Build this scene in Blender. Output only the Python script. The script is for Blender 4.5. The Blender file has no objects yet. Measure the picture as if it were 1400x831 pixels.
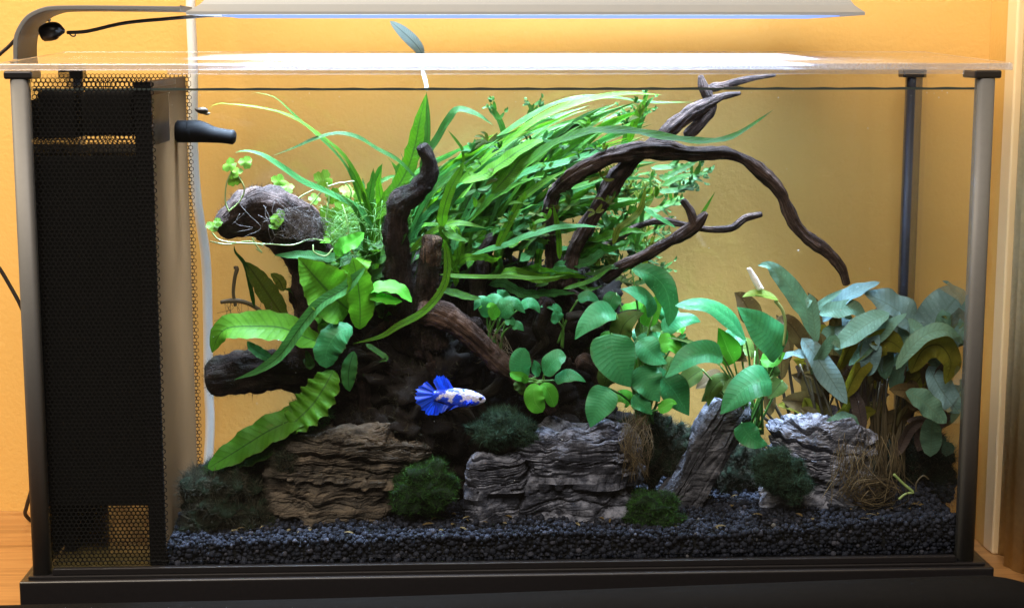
import bpy, math, random
import numpy as np
from mathutils import Vector, noise, Matrix

sc = bpy.context.scene
col = sc.collection
S = 0.01                      # everything below is written in centimetres, the scene is in metres
random.seed(7); np.random.seed(7)

# ------------------------------------------------------------------ camera
CAM = (-3.948, -86.507, 31.153)
YAW, PITCH, FPX = 0.0467, 0.1560, 2250.46
cam = bpy.data.cameras.new('camera'); camo = bpy.data.objects.new('camera', cam); col.objects.link(camo)
camo.location = [c * S for c in CAM]
camo.rotation_euler = (math.pi / 2 - PITCH, 0, -YAW)
cam.sensor_width = 36.0; cam.lens = 36.0 * FPX / 1400.0
cam.clip_start = 0.05; cam.clip_end = 50
sc.camera = camo
FWD = np.array([math.sin(YAW) * math.cos(PITCH), math.cos(YAW) * math.cos(PITCH), -math.sin(PITCH)])
RGT = np.array([math.cos(YAW), -math.sin(YAW), 0.0]); UPV = np.cross(RGT, FWD)

def P(x, y, Y):
    """measured point of the photograph at its distance Y (cm) behind the front pane"""
    d = FWD + RGT * (x - 700) / FPX - UPV * (y - 415.5) / FPX
    t = (Y - CAM[1]) / d[1]
    return np.array(CAM) + t * d
def pxcm(Y): return (Y - CAM[1]) / FPX

# ------------------------------------------------------------------ world, lamps, exposure
w = bpy.data.worlds.new('World'); sc.world = w; w.use_nodes = True
bg = w.node_tree.nodes['Background']; bg.inputs[0].default_value = (1.0, 0.80, 0.58, 1); bg.inputs[1].default_value = 0.05
def area_light(name, loc, target, sx, sy, power, color, spread=180):
    l = bpy.data.lights.new(name, 'AREA'); l.shape = 'RECTANGLE'; l.size = sx * S; l.size_y = sy * S
    l.energy = power; l.color = color; l.spread = math.radians(spread)
    o = bpy.data.objects.new(name, l); col.objects.link(o); o.location = [c * S for c in loc]
    d = Vector(target) - Vector(loc); o.rotation_euler = d.to_track_quat('-Z', 'Y').to_euler()
    return o
area_light('room_lamp', (-84, -22, 96), (-14, 22, 14), 50, 50, 16.5, (1.0, 0.82, 0.57))
area_light('front_fill', (-22, -78, 118), (0, 14, 14), 110, 60, 26.0, (1.0, 0.88, 0.76))  # fill light added to lift the fronts of rocks and leaves
area_light('aquarium_led', (-0.2, 8.2, 32.62), (-0.2, 8.2, 0), 33.5, 7.8, 8.6, (0.60, 0.78, 1.0), 52)
sc.view_settings.view_transform = 'Standard'; sc.view_settings.look = 'None'
sc.view_settings.exposure = 0; sc.view_settings.gamma = 1
sc.render.engine = 'CYCLES'
cy = sc.cycles
cy.use_denoising = True; cy.transparent_max_bounces = 40; cy.max_bounces = 10; cy.diffuse_bounces = 4
cy.glossy_bounces = 4; cy.transmission_bounces = 6; cy.sample_clamp_indirect = 6; cy.caustics_reflective = False; cy.caustics_refractive = False

# ------------------------------------------------------------------ material helpers
class NT:
    def __init__(s, name):
        s.m = bpy.data.materials.new(name); s.m.use_nodes = True; s.t = s.m.node_tree; s.t.nodes.clear()
        s.out = s.t.nodes.new('ShaderNodeOutputMaterial')
    def n(s, typ, ins=None, **kw):
        nd = s.t.nodes.new(typ)
        for k, v in kw.items(): setattr(nd, k, v)
        for k, v in (ins or {}).items(): s.set(nd.inputs[k], v)
        return nd
    def set(s, sock, v):
        if hasattr(v, 'is_output'): s.t.links.new(v, sock)
        else:
            if sock.type == 'RGBA' and len(v) == 3: v = (*v, 1)
            sock.default_value = v
    def math(s, op, a, b=0.0, c=None):
        ins = {0: a, 1: b}
        if c is not None: ins[2] = c
        return s.n('ShaderNodeMath', ins, operation=op).outputs[0]
    def mix(s, f, a, b, mode='MIX'):
        nd = s.n('ShaderNodeMix', data_type='RGBA', blend_type=mode)
        s.set(nd.inputs[0], f); s.set(nd.inputs[6], a); s.set(nd.inputs[7], b); return nd.outputs[2]
    def ramp(s, f, stops):
        nd = s.n('ShaderNodeValToRGB', {0: f}); e = nd.color_ramp.elements
        while len(e) < len(stops): e.new(0.5)
        for i, (p, c) in enumerate(stops): e[i].position = p; e[i].color = c if len(c) == 4 else (*c, 1)
        return nd.outputs[0]
    def coord(s, kind='Object', scale=None):
        o = s.n('ShaderNodeTexCoord').outputs[kind]
        if scale is not None:
            o = s.n('ShaderNodeMapping', {0: o, 3: scale}).outputs[0]
        return o
    def noise(s, vec, scale, detail=4, rough=0.55, dist=0.0):
        return s.n('ShaderNodeTexNoise', {'Vector': vec, 'Scale': scale, 'Detail': detail, 'Roughness': rough, 'Distortion': dist}).outputs[0]
    def bump(s, h, strength=0.4, dist=0.001):
        return s.n('ShaderNodeBump', {'Height': h, 'Strength': strength, 'Distance': dist}).outputs[0]
    def bsdf(s, **kw):
        names = {'color': 'Base Color', 'rough': 'Roughness', 'metal': 'Metallic', 'normal': 'Normal', 'spec': 'Specular IOR Level',
                 'emit': 'Emission Color', 'estr': 'Emission Strength', 'sheen': 'Sheen Weight', 'coat': 'Coat Weight'}
        return s.n('ShaderNodeBsdfPrincipled', {names[k]: v for k, v in kw.items()}).outputs[0]
    def mixs(s, f, a, b): return s.n('ShaderNodeMixShader', {0: f, 1: a, 2: b}).outputs[0]
    def end(s, sh): s.t.links.new(sh, s.out.inputs[0]); return s.m

def simple(name, color, rough=0.5, metal=0.0, nscale=0, nvar=0.25, bump=0.0, spec=0.5):
    t = NT(name); c = color; kw = {}
    if nscale:
        f = t.noise(t.coord(), nscale, 5)
        c = t.mix(f, tuple(x * (1 - nvar) for x in color), tuple(min(1, x * (1 + nvar)) for x in color))
        if bump: kw['normal'] = t.bump(f, bump, 0.0006)
    return t.end(t.bsdf(color=c, rough=rough, metal=metal, spec=spec, **kw))

def glassy(name, f0, tint, fog=0.0, fogcol=(0.9, 0.93, 1.0), bumpn=0.0, fogmap=None, rough=0.0):
    t = NT(name); g = t.n('ShaderNodeNewGeometry')
    nrm = g.outputs['Normal']
    if bumpn:
        nrm = t.bump(t.noise(t.coord(), bumpn, 2), 0.10, 0.0015)
    dot = t.n('ShaderNodeVectorMath', {0: nrm, 1: g.outputs['Incoming']}, operation='DOT_PRODUCT').outputs['Value']
    c = t.math('ABSOLUTE', dot)
    k = t.math('POWER', t.math('SUBTRACT', 1.0, c), 5.0)
    fac = t.math('ADD', t.math('MULTIPLY', k, 1 - f0), f0)
    tr = t.n('ShaderNodeBsdfTransparent', {0: tint}).outputs[0]
    gl = t.n('ShaderNodeBsdfGlossy', {'Color': (1, 1, 1), 'Roughness': rough, 'Normal': nrm}).outputs[0]
    sh = t.mixs(fac, tr, gl)
    if fog:
        ff = fog
        n2 = t.noise(t.coord(), 700, 3)
        ff = t.math('MULTIPLY', t.ramp(n2, [(0.38, (0.55,) * 3), (0.62, (1,) * 3)]), fog)
        if fogmap:                                     # condensation, its patch laid out to paint the lamp's white glow on the cover
            px = t.n('ShaderNodeSeparateXYZ', {0: t.coord()}).outputs[0]
            dd = t.math('ADD', t.math('ABSOLUTE', t.math('SUBTRACT', px, fogmap[0])), t.math('MULTIPLY', t.noise(t.coord(), 30, 3), 0.05))
            mk = t.n('ShaderNodeMapRange', {0: dd, 1: fogmap[1] + 0.05, 2: fogmap[1], 3: 0.12, 4: 1.0}).outputs[0]
            py = t.n('ShaderNodeSeparateXYZ', {0: t.coord()}).outputs[1]
            mk = t.math('MULTIPLY', mk, t.n('ShaderNodeMapRange', {0: t.math('ADD', py, t.math('MULTIPLY', t.noise(t.coord(), 40, 3), 0.02)), 1: -0.005, 2: 0.03, 3: 1.0, 4: 0.22}).outputs[0])
            ff = t.math('MULTIPLY', ff, mk)
        df = t.n('ShaderNodeBsdfDiffuse', {0: fogcol}).outputs[0]; tl = t.n('ShaderNodeBsdfTranslucent', {0: fogcol}).outputs[0]
        sh = t.mixs(ff, sh, t.mixs(0.45, df, tl))
    return t.end(sh)

def leaf_mat(name, ca, cb, under=None, rib=None, trans=0.3, rough=0.5, mott=90, ribw=0.06, vein=10, veinamt=0.25, vbump=0.5, edge=0.35, brown=0.0, sat_tip=None, spec=0.10):
    t = NT(name); uv = t.n('ShaderNodeUVMap').outputs[0]
    sx = t.n('ShaderNodeSeparateXYZ', {0: uv}); u, v = sx.outputs[0], sx.outputs[1]
    rnd = t.n('ShaderNodeObjectInfo').outputs['Random']
    oc = t.coord()
    n1 = t.noise(oc, mott, 4, 0.6); n2 = t.noise(oc, mott * 5, 3)
    f = t.math('ADD', t.math('MULTIPLY', rnd, 0.75), t.math('MULTIPLY', t.math('SUBTRACT', n1, 0.5), 1.1))
    c = t.mix(t.n('ShaderNodeClamp', {0: f}).outputs[0], ca, cb)
    a = t.math('ABSOLUTE', t.math('SUBTRACT', v, 0.5))                       # 0 at the midrib
    # lateral veins: slanted sine along the blade
    ph = t.math('ADD', t.math('MULTIPLY', u, vein * 6.283), t.math('MULTIPLY', a, -9.0))
    ph = t.math('ADD', ph, t.math('MULTIPLY', n1, 2.0))
    vs = t.math('POWER', t.math('ABSOLUTE', t.math('SINE', ph)), 6.0)
    c = t.mix(t.math('MULTIPLY', vs, veinamt), c, tuple(x * 0.45 for x in ca))
    c = t.mix(t.ramp(t.noise(oc, mott * 9, 2), [(0.63, (0,) * 3), (0.72, (0.35,) * 3)]), c, tuple(min(1, x * 1.7 + 0.02) for x in cb))
    ribf = t.math('LESS_THAN', a, ribw / 2)
    c = t.mix(t.math('MULTIPLY', ribf, 0.8), c, rib or tuple(x * 0.4 for x in ca))
    c = t.mix(t.math('MULTIPLY', n2, 0.35), c, tuple(x * 0.6 for x in cb))
    if brown:
        bf = t.ramp(t.noise(oc, mott * 1.7, 5, 0.7), [(0.60, (0,) * 3), (0.72, (1,) * 3)])
        c = t.mix(t.math('MULTIPLY', bf, brown), c, (0.10, 0.06, 0.015))
    ed = t.math('MULTIPLY', t.n('ShaderNodeMapRange', {0: t.math('ADD', a, t.math('MULTIPLY', n1, 0.10)), 1: 0.50, 2: 0.56, 3: 0.0, 4: 1.0}).outputs[0], edge)
    c = t.mix(ed, c, (0.11, 0.075, 0.02))
    if under:
        bk = t.n('ShaderNodeNewGeometry').outputs['Backfacing']
        c = t.mix(bk, c, under)
    nb = t.bump(t.math('ADD', t.math('MULTIPLY', vs, vbump), n1), 0.35, 0.0005)
    p = t.bsdf(color=c, rough=rough, normal=nb, spec=spec)
    if trans:
        tc = t.mix(0.35, c, (0.5, 0.8, 0.08), 'MULTIPLY')
        tl = t.n('ShaderNodeBsdfTranslucent', {0: t.mix(0.5, c, t.mix(1.0, c, (1.25, 1.3, 0.5), 'MULTIPLY'))}).outputs[0]
        p = t.mixs(trans, p, tl)
    return t.end(p)

def wood_mat(name, ca, cb, cc, scale=60, algae=0.0):
    t = NT(name); uv = t.n('ShaderNodeUVMap').outputs[0]; oc = t.coord()
    mp = t.n('ShaderNodeMapping', {0: uv, 3: (3.0, 16.0, 1.0)}).outputs[0]
    n1 = t.noise(mp, 1.6, 6, 0.65, 0.6); n2 = t.noise(oc, scale, 5, 0.65); n3 = t.noise(oc, scale * 9, 3)
    c = t.ramp(n1, [(0.3, ca), (0.52, cb), (0.72, cc)])
    c = t.mix(t.ramp(n2, [(0.42, (0,) * 3), (0.62, (1,) * 3)]), c, ca)
    if algae:
        up = t.n('ShaderNodeSeparateXYZ', {0: t.n('ShaderNodeNewGeometry').outputs['Normal']}).outputs[2]
        af = t.math('MULTIPLY', t.ramp(t.noise(oc, scale * 0.8, 4), [(0.45, (0,) * 3), (0.65, (1,) * 3)]), algae)
        c = t.mix(af, c, (0.022, 0.035, 0.012))
    h = t.math('ADD', t.math('ADD', n1, t.math('MULTIPLY', n2, 0.5)), t.math('MULTIPLY', n3, 0.4))
    return t.end(t.bsdf(color=c, rough=0.75, normal=t.bump(h, 1.0, 0.003), spec=0.1))

def rock_mat(name, ca, cb, cc, tilt=0.0, freq=1.0, lit_topc=None, lit_topamt=0.7):
    t = NT(name); oc = t.coord()
    mp = t.n('ShaderNodeMapping', {0: oc, 2: (0, tilt, 0), 3: (18 * freq, 18 * freq, 170 * freq)}).outputs[0]
    n1 = t.noise(mp, 1.0, 6, 0.62, 0.4); n2 = t.noise(oc, 110, 6, 0.65); n3 = t.noise(oc, 900, 3, 0.6)
    c = t.ramp(n1, [(0.28, ca), (0.5, cb), (0.72, cc)])
    c = t.mix(t.ramp(n2, [(0.45, (0,) * 3), (0.66, (0.8,) * 3)]), c, ca)
    if lit_topc:  # paints upward faces paler, as the lamp would light them
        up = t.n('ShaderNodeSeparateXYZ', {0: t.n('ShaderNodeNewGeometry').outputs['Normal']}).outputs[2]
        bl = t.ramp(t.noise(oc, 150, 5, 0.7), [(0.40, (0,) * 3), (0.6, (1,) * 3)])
        c = t.mix(t.math('MULTIPLY', bl, t.n('ShaderNodeMapRange', {0: up, 1: -0.1, 2: 0.8, 3: lit_topamt * 0.15, 4: min(1.0, lit_topamt * 1.8)}).outputs[0]), c, lit_topc)
    h = t.math('ADD', t.math('MULTIPLY', n1, 1.4), t.math('ADD', n2, t.math('MULTIPLY', n3, 0.35)))
    return t.end(t.bsdf(color=c, rough=0.8, normal=t.bump(h, 1.0, 0.0022), spec=0.12))

M = {}
def wallpaint():
    t = NT('wall paint'); oc = t.coord()
    n1 = t.noise(oc, 330, 3, 0.5); n2 = t.noise(oc, 5, 3)
    c = t.mix(n2, (0.62, 0.375, 0.10), (0.68, 0.41, 0.12))
    return t.end(t.bsdf(color=c, rough=0.62, normal=t.bump(t.ramp(n1, [(0.35, (0,) * 3), (0.65, (1,) * 3)]), 0.2, 0.0006), spec=0.3))
M['wall'] = wallpaint()
def tablewood():
    t = NT('oak table'); oc = t.coord('Object', (1.2, 26, 26))
    n1 = t.noise(oc, 6, 6, 0.6, 0.8); n2 = t.noise(t.coord('Object', (6, 160, 160)), 5, 3)
    c = t.ramp(n1, [(0.3, (0.22, 0.10, 0.03)), (0.5, (0.42, 0.21, 0.07)), (0.7, (0.52, 0.28, 0.10))])
    c = t.mix(t.math('MULTIPLY', n2, 0.5), c, (0.20, 0.09, 0.03))
    return t.end(t.bsdf(color=c, rough=0.38, normal=t.bump(n2, 0.15, 0.0004)))
M['table'] = tablewood()
M['trim'] = simple('cream trim', (0.80, 0.62, 0.36), 0.5, nscale=40, nvar=0.06)
M['curtain'] = simple('olive curtain', (0.62, 0.53, 0.33), 0.85, nscale=300, nvar=0.2, bump=0.3)
M['black'] = simple('black plastic', (0.010, 0.009, 0.010), 0.32, nscale=500, nvar=0.3, bump=0.05)
M['blackmatt'] = simple('matt black', (0.005, 0.0048, 0.005), 0.85, nscale=300, nvar=0.3, spec=0.1)
M['nozzle'] = simple('nozzle black', (0.0025, 0.0024, 0.0026), 0.7, nscale=300, nvar=0.3, spec=0.06)
M['foam'] = simple('black foam', (0.008, 0.008, 0.008), 0.95, nscale=900, nvar=0.6, bump=0.8, spec=0.1)
M['alu'] = simple('brushed aluminium', (0.105, 0.105, 0.105), 0.55, 0.2, nscale=400, nvar=0.08)
M['hood'] = simple('lamp hood aluminium', (0.27, 0.285, 0.30), 0.5, 0.2, nscale=120, nvar=0.04)
M['darkalu'] = simple('dark blue post', (0.006, 0.009, 0.020), 0.55, 0.0, nscale=300, nvar=0.15)
M['whitetube'] = simple('white tube', (0.70, 0.68, 0.64), 0.4, nscale=60, nvar=0.06)
M['cord'] = simple('black cord', (0.012, 0.010, 0.010), 0.45)
M['divider'] = simple('smoked acrylic', (0.105, 0.058, 0.026), 0.65, nscale=20, nvar=0.3, spec=0.02)
M['floor'] = simple('compartment floor', (0.30, 0.22, 0.07), 0.35, nscale=160, nvar=0.6)
M['glass'] = glassy('tank glass', 0.022, (0.993, 0.997, 0.997))
M['lid'] = glassy('fogged lid acrylic', 0.04, (0.97, 0.975, 0.99), fog=0.5, fogmap=(0.035, 0.165))
M['rim'] = glassy('lid rim', 0.08, (0.93, 0.94, 0.98), fog=0.16)
M['water'] = glassy('water', 0.015, (0.985, 0.995, 1.0), bumpn=25)
def emitter():
    t = NT('led diffuser')
    return t.end(t.n('ShaderNodeEmission', {0: (0.30, 0.44, 1.0), 1: 1.3}).outputs[0])
M['led'] = emitter()

# ------------------------------------------------------------------ mesh helpers (coordinates in cm)
def link(o, parent=None):
    col.objects.link(o)
    if parent is not None: o.parent = parent
    return o
def tag(o, label, cat, group=None):
    o['label'] = label; o['category'] = cat
    if group: o['group'] = group
    return o
def thing(name, base, label, cat, group=None):
    o = bpy.data.objects.new(name, None); col.objects.link(o)
    o.location = [c * S for c in base]; o.empty_display_size = 0.01; o['base'] = [float(c) for c in base]
    return tag(o, label, cat, group)
def base_of(parent):
    b = np.zeros(3)
    while parent is not None:
        b = b + np.array(parent.get('base', (0, 0, 0))); parent = parent.parent
    return b
def mesh(name, verts, faces, mat, parent=None, smooth=True, uvs=None, origin=None):
    v = np.asarray(verts, float)
    b = base_of(parent); og = None
    if parent is None:
        og = np.array(origin, float) if origin is not None else np.array([(v[:, 0].min() + v[:, 0].max()) / 2, (v[:, 1].min() + v[:, 1].max()) / 2, v[:, 2].min()])
        b = og
    v = (v - b) * S
    me = bpy.data.meshes.new(name); me.from_pydata(v.tolist(), [], [tuple(int(i) for i in f) for f in faces])
    if uvs is not None:
        ul = me.uv_layers.new(name='UVMap'); li = np.zeros(len(me.loops), dtype=np.int32); me.loops.foreach_get('vertex_index', li)
        ul.data.foreach_set('uv', np.asarray(uvs, float)[li].ravel())
    me.polygons.foreach_set('use_smooth', [smooth] * len(me.polygons))
    me.materials.append(mat); me.update()
    o = bpy.data.objects.new(name, me); link(o, parent)
    if og is not None: o.location = og * S; 
    return o
def bevel(o, w=0.08, seg=2):
    m = o.modifiers.new('bevel', 'BEVEL'); m.width = w * S; m.segments = seg; m.limit_method = 'ANGLE'; m.angle_limit = math.radians(40); return o
def box(name, x0, x1, y0, y1, z0, z1, mat, parent=None, bev=0.0, seg=2):
    v = [(x, y, z) for z in (z0, z1) for y in (y0, y1) for x in (x0, x1)]
    f = [(0, 2, 3, 1), (4, 5, 7, 6), (0, 1, 5, 4), (2, 6, 7, 3), (0, 4, 6, 2), (1, 3, 7, 5)]
    o = mesh(name, v, f, mat, parent, smooth=False)
    if bev: bevel(o, bev, seg)
    return o
def catmull(pts, n):
    p = np.asarray(pts, float)
    if len(p) == 2: return p[0] + (p[1] - p[0]) * np.linspace(0, 1, n)[:, None]
    q = np.vstack([2 * p[0] - p[1], p, 2 * p[-1] - p[-2]])
    seg = np.linalg.norm(np.diff(p[:, :3], axis=0), axis=1) ** 0.7; cum = np.concatenate([[0], np.cumsum(seg)]); tt = np.linspace(0, cum[-1], n)
    out = []
    for t in tt:
        i = min(int(np.searchsorted(cum, t, 'right') - 1), len(p) - 2); s = (t - cum[i]) / seg[i]
        a, b, c, d = q[i], q[i + 1], q[i + 2], q[i + 3]
        out.append(0.5 * ((2 * b) + (-a + c) * s + (2 * a - 5 * b + 4 * c - d) * s * s + (-a + 3 * b - 3 * c + d) * s ** 3))
    return np.array(out)
def frames(c):
    T = np.gradient(c, axis=0); T /= (np.linalg.norm(T, axis=1)[:, None] + 1e-9)
    a = np.array([0, -1.0, 0.0]); 
    if abs(T[0] @ a) > 0.9: a = np.array([1.0, 0, 0])
    N = []; n = a - (a @ T[0]) * T[0]; n /= np.linalg.norm(n)
    for t in T:
        n = n - (n @ t) * t; n /= (np.linalg.norm(n) + 1e-9); N.append(n)
    N = np.array(N); return T, N, np.cross(T, N)
def tube_data(pts, rad, nseg, sides, rough=0.0, cap=True, ridge=0.0, seed=0.0, flat=1.0):
    """pts cm, rad cm per point"""
    pr = np.hstack([np.asarray(pts, float), np.asarray(rad, float)[:, None]])
    s = catmull(pr, nseg); c, r = s[:, :3], np.maximum(s[:, 3], 0.004)
    T, N, B = frames(c)
    if cap:   # rounded ends
        c = np.vstack([c[0] - T[0] * r[0] * 0.35, c[0] - T[0] * r[0] * 0.25, c, c[-1] + T[-1] * r[-1] * 0.25, c[-1] + T[-1] * r[-1] * 0.35])
        r = np.concatenate([[r[0] * 0.05, r[0] * 0.7], r, [r[-1] * 0.7, r[-1] * 0.05]])
        N = np.vstack([N[:1], N[:1], N, N[-1:], N[-1:]]); B = np.vstack([B[:1], B[:1], B, B[-1:], B[-1:]])
    L = np.concatenate([[0], np.cumsum(np.linalg.norm(np.diff(c, axis=0), axis=1))])
    V, U = [], []
    for i in range(len(c)):
        for k in range(sides):
            a = 2 * math.pi * k / sides; ca, sa = math.cos(a), math.sin(a); d = N[i] * ca + B[i] * sa * flat; rr = r[i]
            if rough:
                q = c[i] + d * r[i]
                rr *= 1 + rough * (noise.noise(Vector(q * 0.9) + Vector((seed, 0, 0))) * 1.1 + 0.6 * noise.noise(Vector(q * 2.3) + Vector((0, seed, 0))))
            if ridge:
                rr *= 1 - ridge * abs(noise.noise(Vector((ca * 2.2 + seed, sa * 2.2, L[i] * 0.33)))) * 1.6 + ridge * 0.5 * noise.noise(Vector((ca * 5, sa * 5 + seed, L[i] * 0.8)))
            if ridge:
                rr *= 1 + 0.9 * ridge * max(0.0, noise.noise(Vector((L[i] * 0.55 + seed * 3, ca * 0.6, sa * 0.6))) - 0.22) + 0.35 * ridge * noise.noise(Vector((ca * 11 + seed, sa * 11, L[i] * 1.6)))
            V.append(c[i] + d * rr); U.append((L[i] * 0.1, k / sides))
    F = []
    for i in range(len(c) - 1):
        for k in range(sides):
            k2 = (k + 1) % sides; F.append((i * sides + k, i * sides + k2, (i + 1) * sides + k2, (i + 1) * sides + k))
    F.append(tuple(range(sides))[::-1]); F.append(tuple((len(c) - 1) * sides + k for k in range(sides)))
    return V, F, U
def tube(name, pts, rad, mat, parent=None, nseg=40, sides=10, **kw):
    if np.isscalar(rad): rad = [rad] * len(pts)
    V, F, U = tube_data(pts, rad, nseg, sides, **kw)
    return mesh(name, V, F, mat, parent, uvs=U)
def join(parts):
    V, F, U = [], [], []
    for v, f, u in parts:
        o = len(V); V.extend(v); U.extend(u); F.extend([tuple(i + o for i in q) for q in f])
    return V, F, U
def pxtube(name, pts, mat, parent=None, **kw):
    """pts: (x, y, Y, radius in photo pixels)"""
    return tube(name, [P(a, b, Y) for a, b, Y, r in pts], [r * pxcm(Y) for a, b, Y, r in pts], mat, parent, **kw)

# ------------------------------------------------------------------ the setting
WY = 22.7
def struct(o): o['kind'] = 'structure'; return o
WALL = [(-120.0, 33.7), (30.4, 15.1)]                 # the back wall runs slightly askew to the tank
def wall():
    (xa, ya), (xb, yb) = WALL
    V = [(x, y, z) for z in (-2.4, 90) for (x, y) in ((xa, ya), (xb, yb), (xb + 0.7, yb + 6), (xa + 0.7, ya + 6))]
    F = [(0, 1, 5, 4), (1, 2, 6, 5), (2, 3, 7, 6), (3, 0, 4, 7), (3, 2, 1, 0), (4, 5, 6, 7)]
    return mesh('wall', V, F, M['wall'], smooth=False)
struct(wall())
struct(box('side_wall', 30.4, 36, 12.05, 15.09, -2.4, 90, M['wall']))
def table():
    (xa, ya), (xb, yb) = WALL
    pl = [(xa, -7), (60, -7), (60, 10.2), (30.38, 12.0), (30.38, yb - 0.02), (xa, ya - 0.02)]
    V = [(x, y, z) for z in (-2.39, 0.0) for x, y in pl]; n = len(pl)
    F = [tuple(range(n))[::-1], tuple(range(n, 2 * n))] + [(k, (k + 1) % n, n + (k + 1) % n, n + k) for k in range(n)]
    return mesh('table', V, F, M['table'], smooth=False)
struct(table())
tag(box('door_trim', 30.32, 36, 10.3, 12.0, 0.01, 90, M['trim'], bev=0.12), 'upright cream trim strip at the end of the orange side wall', 'trim')
def curtain():
    V, F = [], []; n = 60
    for j, z in enumerate((0.02, 45, 90)):
        for i in range(n + 1):
            y = 10.28 - i * 0.45; x = 30.75 + 0.32 * math.sin(i * 0.85) + 0.14 * math.sin(i * 2.3 + j)
            V.append((x, y, z))
    for j in range(2):
        for i in range(n): a = j * (n + 1) + i; F.append((a, a + 1, a + n + 2, a + n + 1))
    o = mesh('curtain', V, F, M['curtain']); m = o.modifiers.new('s', 'SOLIDIFY'); m.thickness = 0.15 * S; m.offset = 0
    return tag(o, 'olive brown curtain hanging beside the cream trim strip', 'curtain')
curtain()
def ledge():
    pts = [(-120, 833), (40, 828), (500, 818), (1000, 800), (1300, 789), (1360, 789), (1400, 798), (1450, 815), (1480, 850)]
    cen = []
    for x, y in pts:
        p = P(x, y, -3.2); cen.append(p - np.array([0, 0, 1.5]))
    return tag(tube('ledge', cen, [1.5] * len(cen), M['blackmatt'], nseg=80, sides=20), 'plain matt black padded ledge lying in front of the aquarium base', 'ledge')
ledge()

# ------------------------------------------------------------------ aquarium
D = 13.2
XL, XR = -25.25, 25.15
tank = thing('aquarium', (0, 6.5, 0), 'clear glass aquarium with rounded aluminium corner posts on a black plastic base', 'aquarium')
box('front_lip', -24.6, 24.5, -0.5, -0.13, 3.06, 3.42, M['black'], tank, bev=0.05)
bs = box('base', -26.3, 26.55, -0.9, D + 0.9, 0.02, 2.86, M['black'], tank, bev=0.12, seg=3)
box('base_rim', -25.9, 26.15, -0.55, D + 0.55, 2.862, 3.05, M['black'], bs, bev=0.06)
box('floor_pane', -24.9, -18.75, 0.45, D - 0.45, 3.055, 3.25, M['floor'], tank)
box('floor_pane', -18.74, 24.8, 0.45, D - 0.45, 3.055, 3.25, M['blackmatt'], tank)
for (x, y, m) in ((XL, 0.1, 'alu'), (XR, 0.1, 'alu'), (XL, D - 0.1, 'darkalu'), (XR, D - 0.1, 'darkalu')):
    V, F = [], []; n = 28
    for z in (3.06, 29.4):
        for k in range(n):
            a = 2 * math.pi * k / n; ca, sa = math.cos(a), math.sin(a); e = 0.55
            V.append((x + 0.47 * math.copysign(abs(ca) ** e, ca), y + 0.5 * math.copysign(abs(sa) ** e, sa), z))
    F = [(k, (k + 1) % n, n + (k + 1) % n, n + k) for k in range(n)] + [tuple(range(n))[::-1], tuple(range(n, 2 * n))]
    mesh('post', V, F, M[m], tank)
    if y < 5: c = box('post_cap', x - 0.72, x + 0.72, y - 0.55, y + 1.6, 29.41, 29.83, M['black'], tank, bev=0.1)
    else: c = box('post_cap', x - 0.85, x + 0.6, y - 0.6, y + 0.5, 29.2, 30.27, M['black'], tank, bev=0.06)
xa, xb = XL + 0.48, XR - 0.48
for (x0, x1, y0, y1) in ((xa, xb, -0.1, 0.28), (xa, xb, D - 0.28, D + 0.1), (XL - 0.15, XL + 0.2, 0.62, D - 0.62), (XR - 0.2, XR + 0.15, 0.62, D - 0.62)):
    box('pane', x0, x1, y0, y1, 3.06, 29.6, M['glass'], tank)
# divider of the filter chamber, its slots and combs
XD = -18.7
box('divider_edge', XD - 0.85, XD + 0.02, 0.385, 0.6, 3.27, 29.25, M['blackmatt'], tank, bev=0.03)
dv = box('divider', XD - 0.3, XD, 0.605, D - 0.32, 3.26, 29.3, M['divider'], tank, bev=0.03)
g = []
for i in range(15):
    y = 1.0 + i * 0.36; z0, z1 = 25.9, 28.55
    g.append(([(XD + 0.003, y, z0), (XD + 0.025, y, z0), (XD + 0.025, y + 0.15, z0), (XD + 0.003, y + 0.15, z0), (XD + 0.003, y, z1), (XD + 0.025, y, z1), (XD + 0.025, y + 0.15, z1), (XD + 0.003, y + 0.15, z1)],
              [(0, 1, 5, 4), (1, 2, 6, 5), (2, 3, 7, 6), (4, 5, 6, 7), (3, 2, 1, 0)], [(0, 0)] * 8))
V, F, U = join(g); gr = mesh('intake_grille', V, F, M['black'], dv, smooth=False); gr['kind'] = 'stuff'
g = []
for i in range(22):
    y = 1.0 + i * 0.36; z0, z1 = 28.95, 29.25
    g.append(([(XD + 0.003, y, z0), (XD + 0.06, y, z0), (XD + 0.06, y + 0.15, z0), (XD + 0.003, y + 0.15, z0), (XD + 0.003, y, z1), (XD + 0.06, y, z1), (XD + 0.06, y + 0.15, z1), (XD + 0.003, y + 0.15, z1)],
              [(0, 1, 5, 4), (1, 2, 6, 5), (2, 3, 7, 6), (4, 5, 6, 7), (3, 2, 1, 0)], [(0, 0)] * 8))
V, F, U = join(g); gr = mesh('overflow_comb', V, F, M['black'], dv, smooth=False); gr['kind'] = 'stuff'
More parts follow.
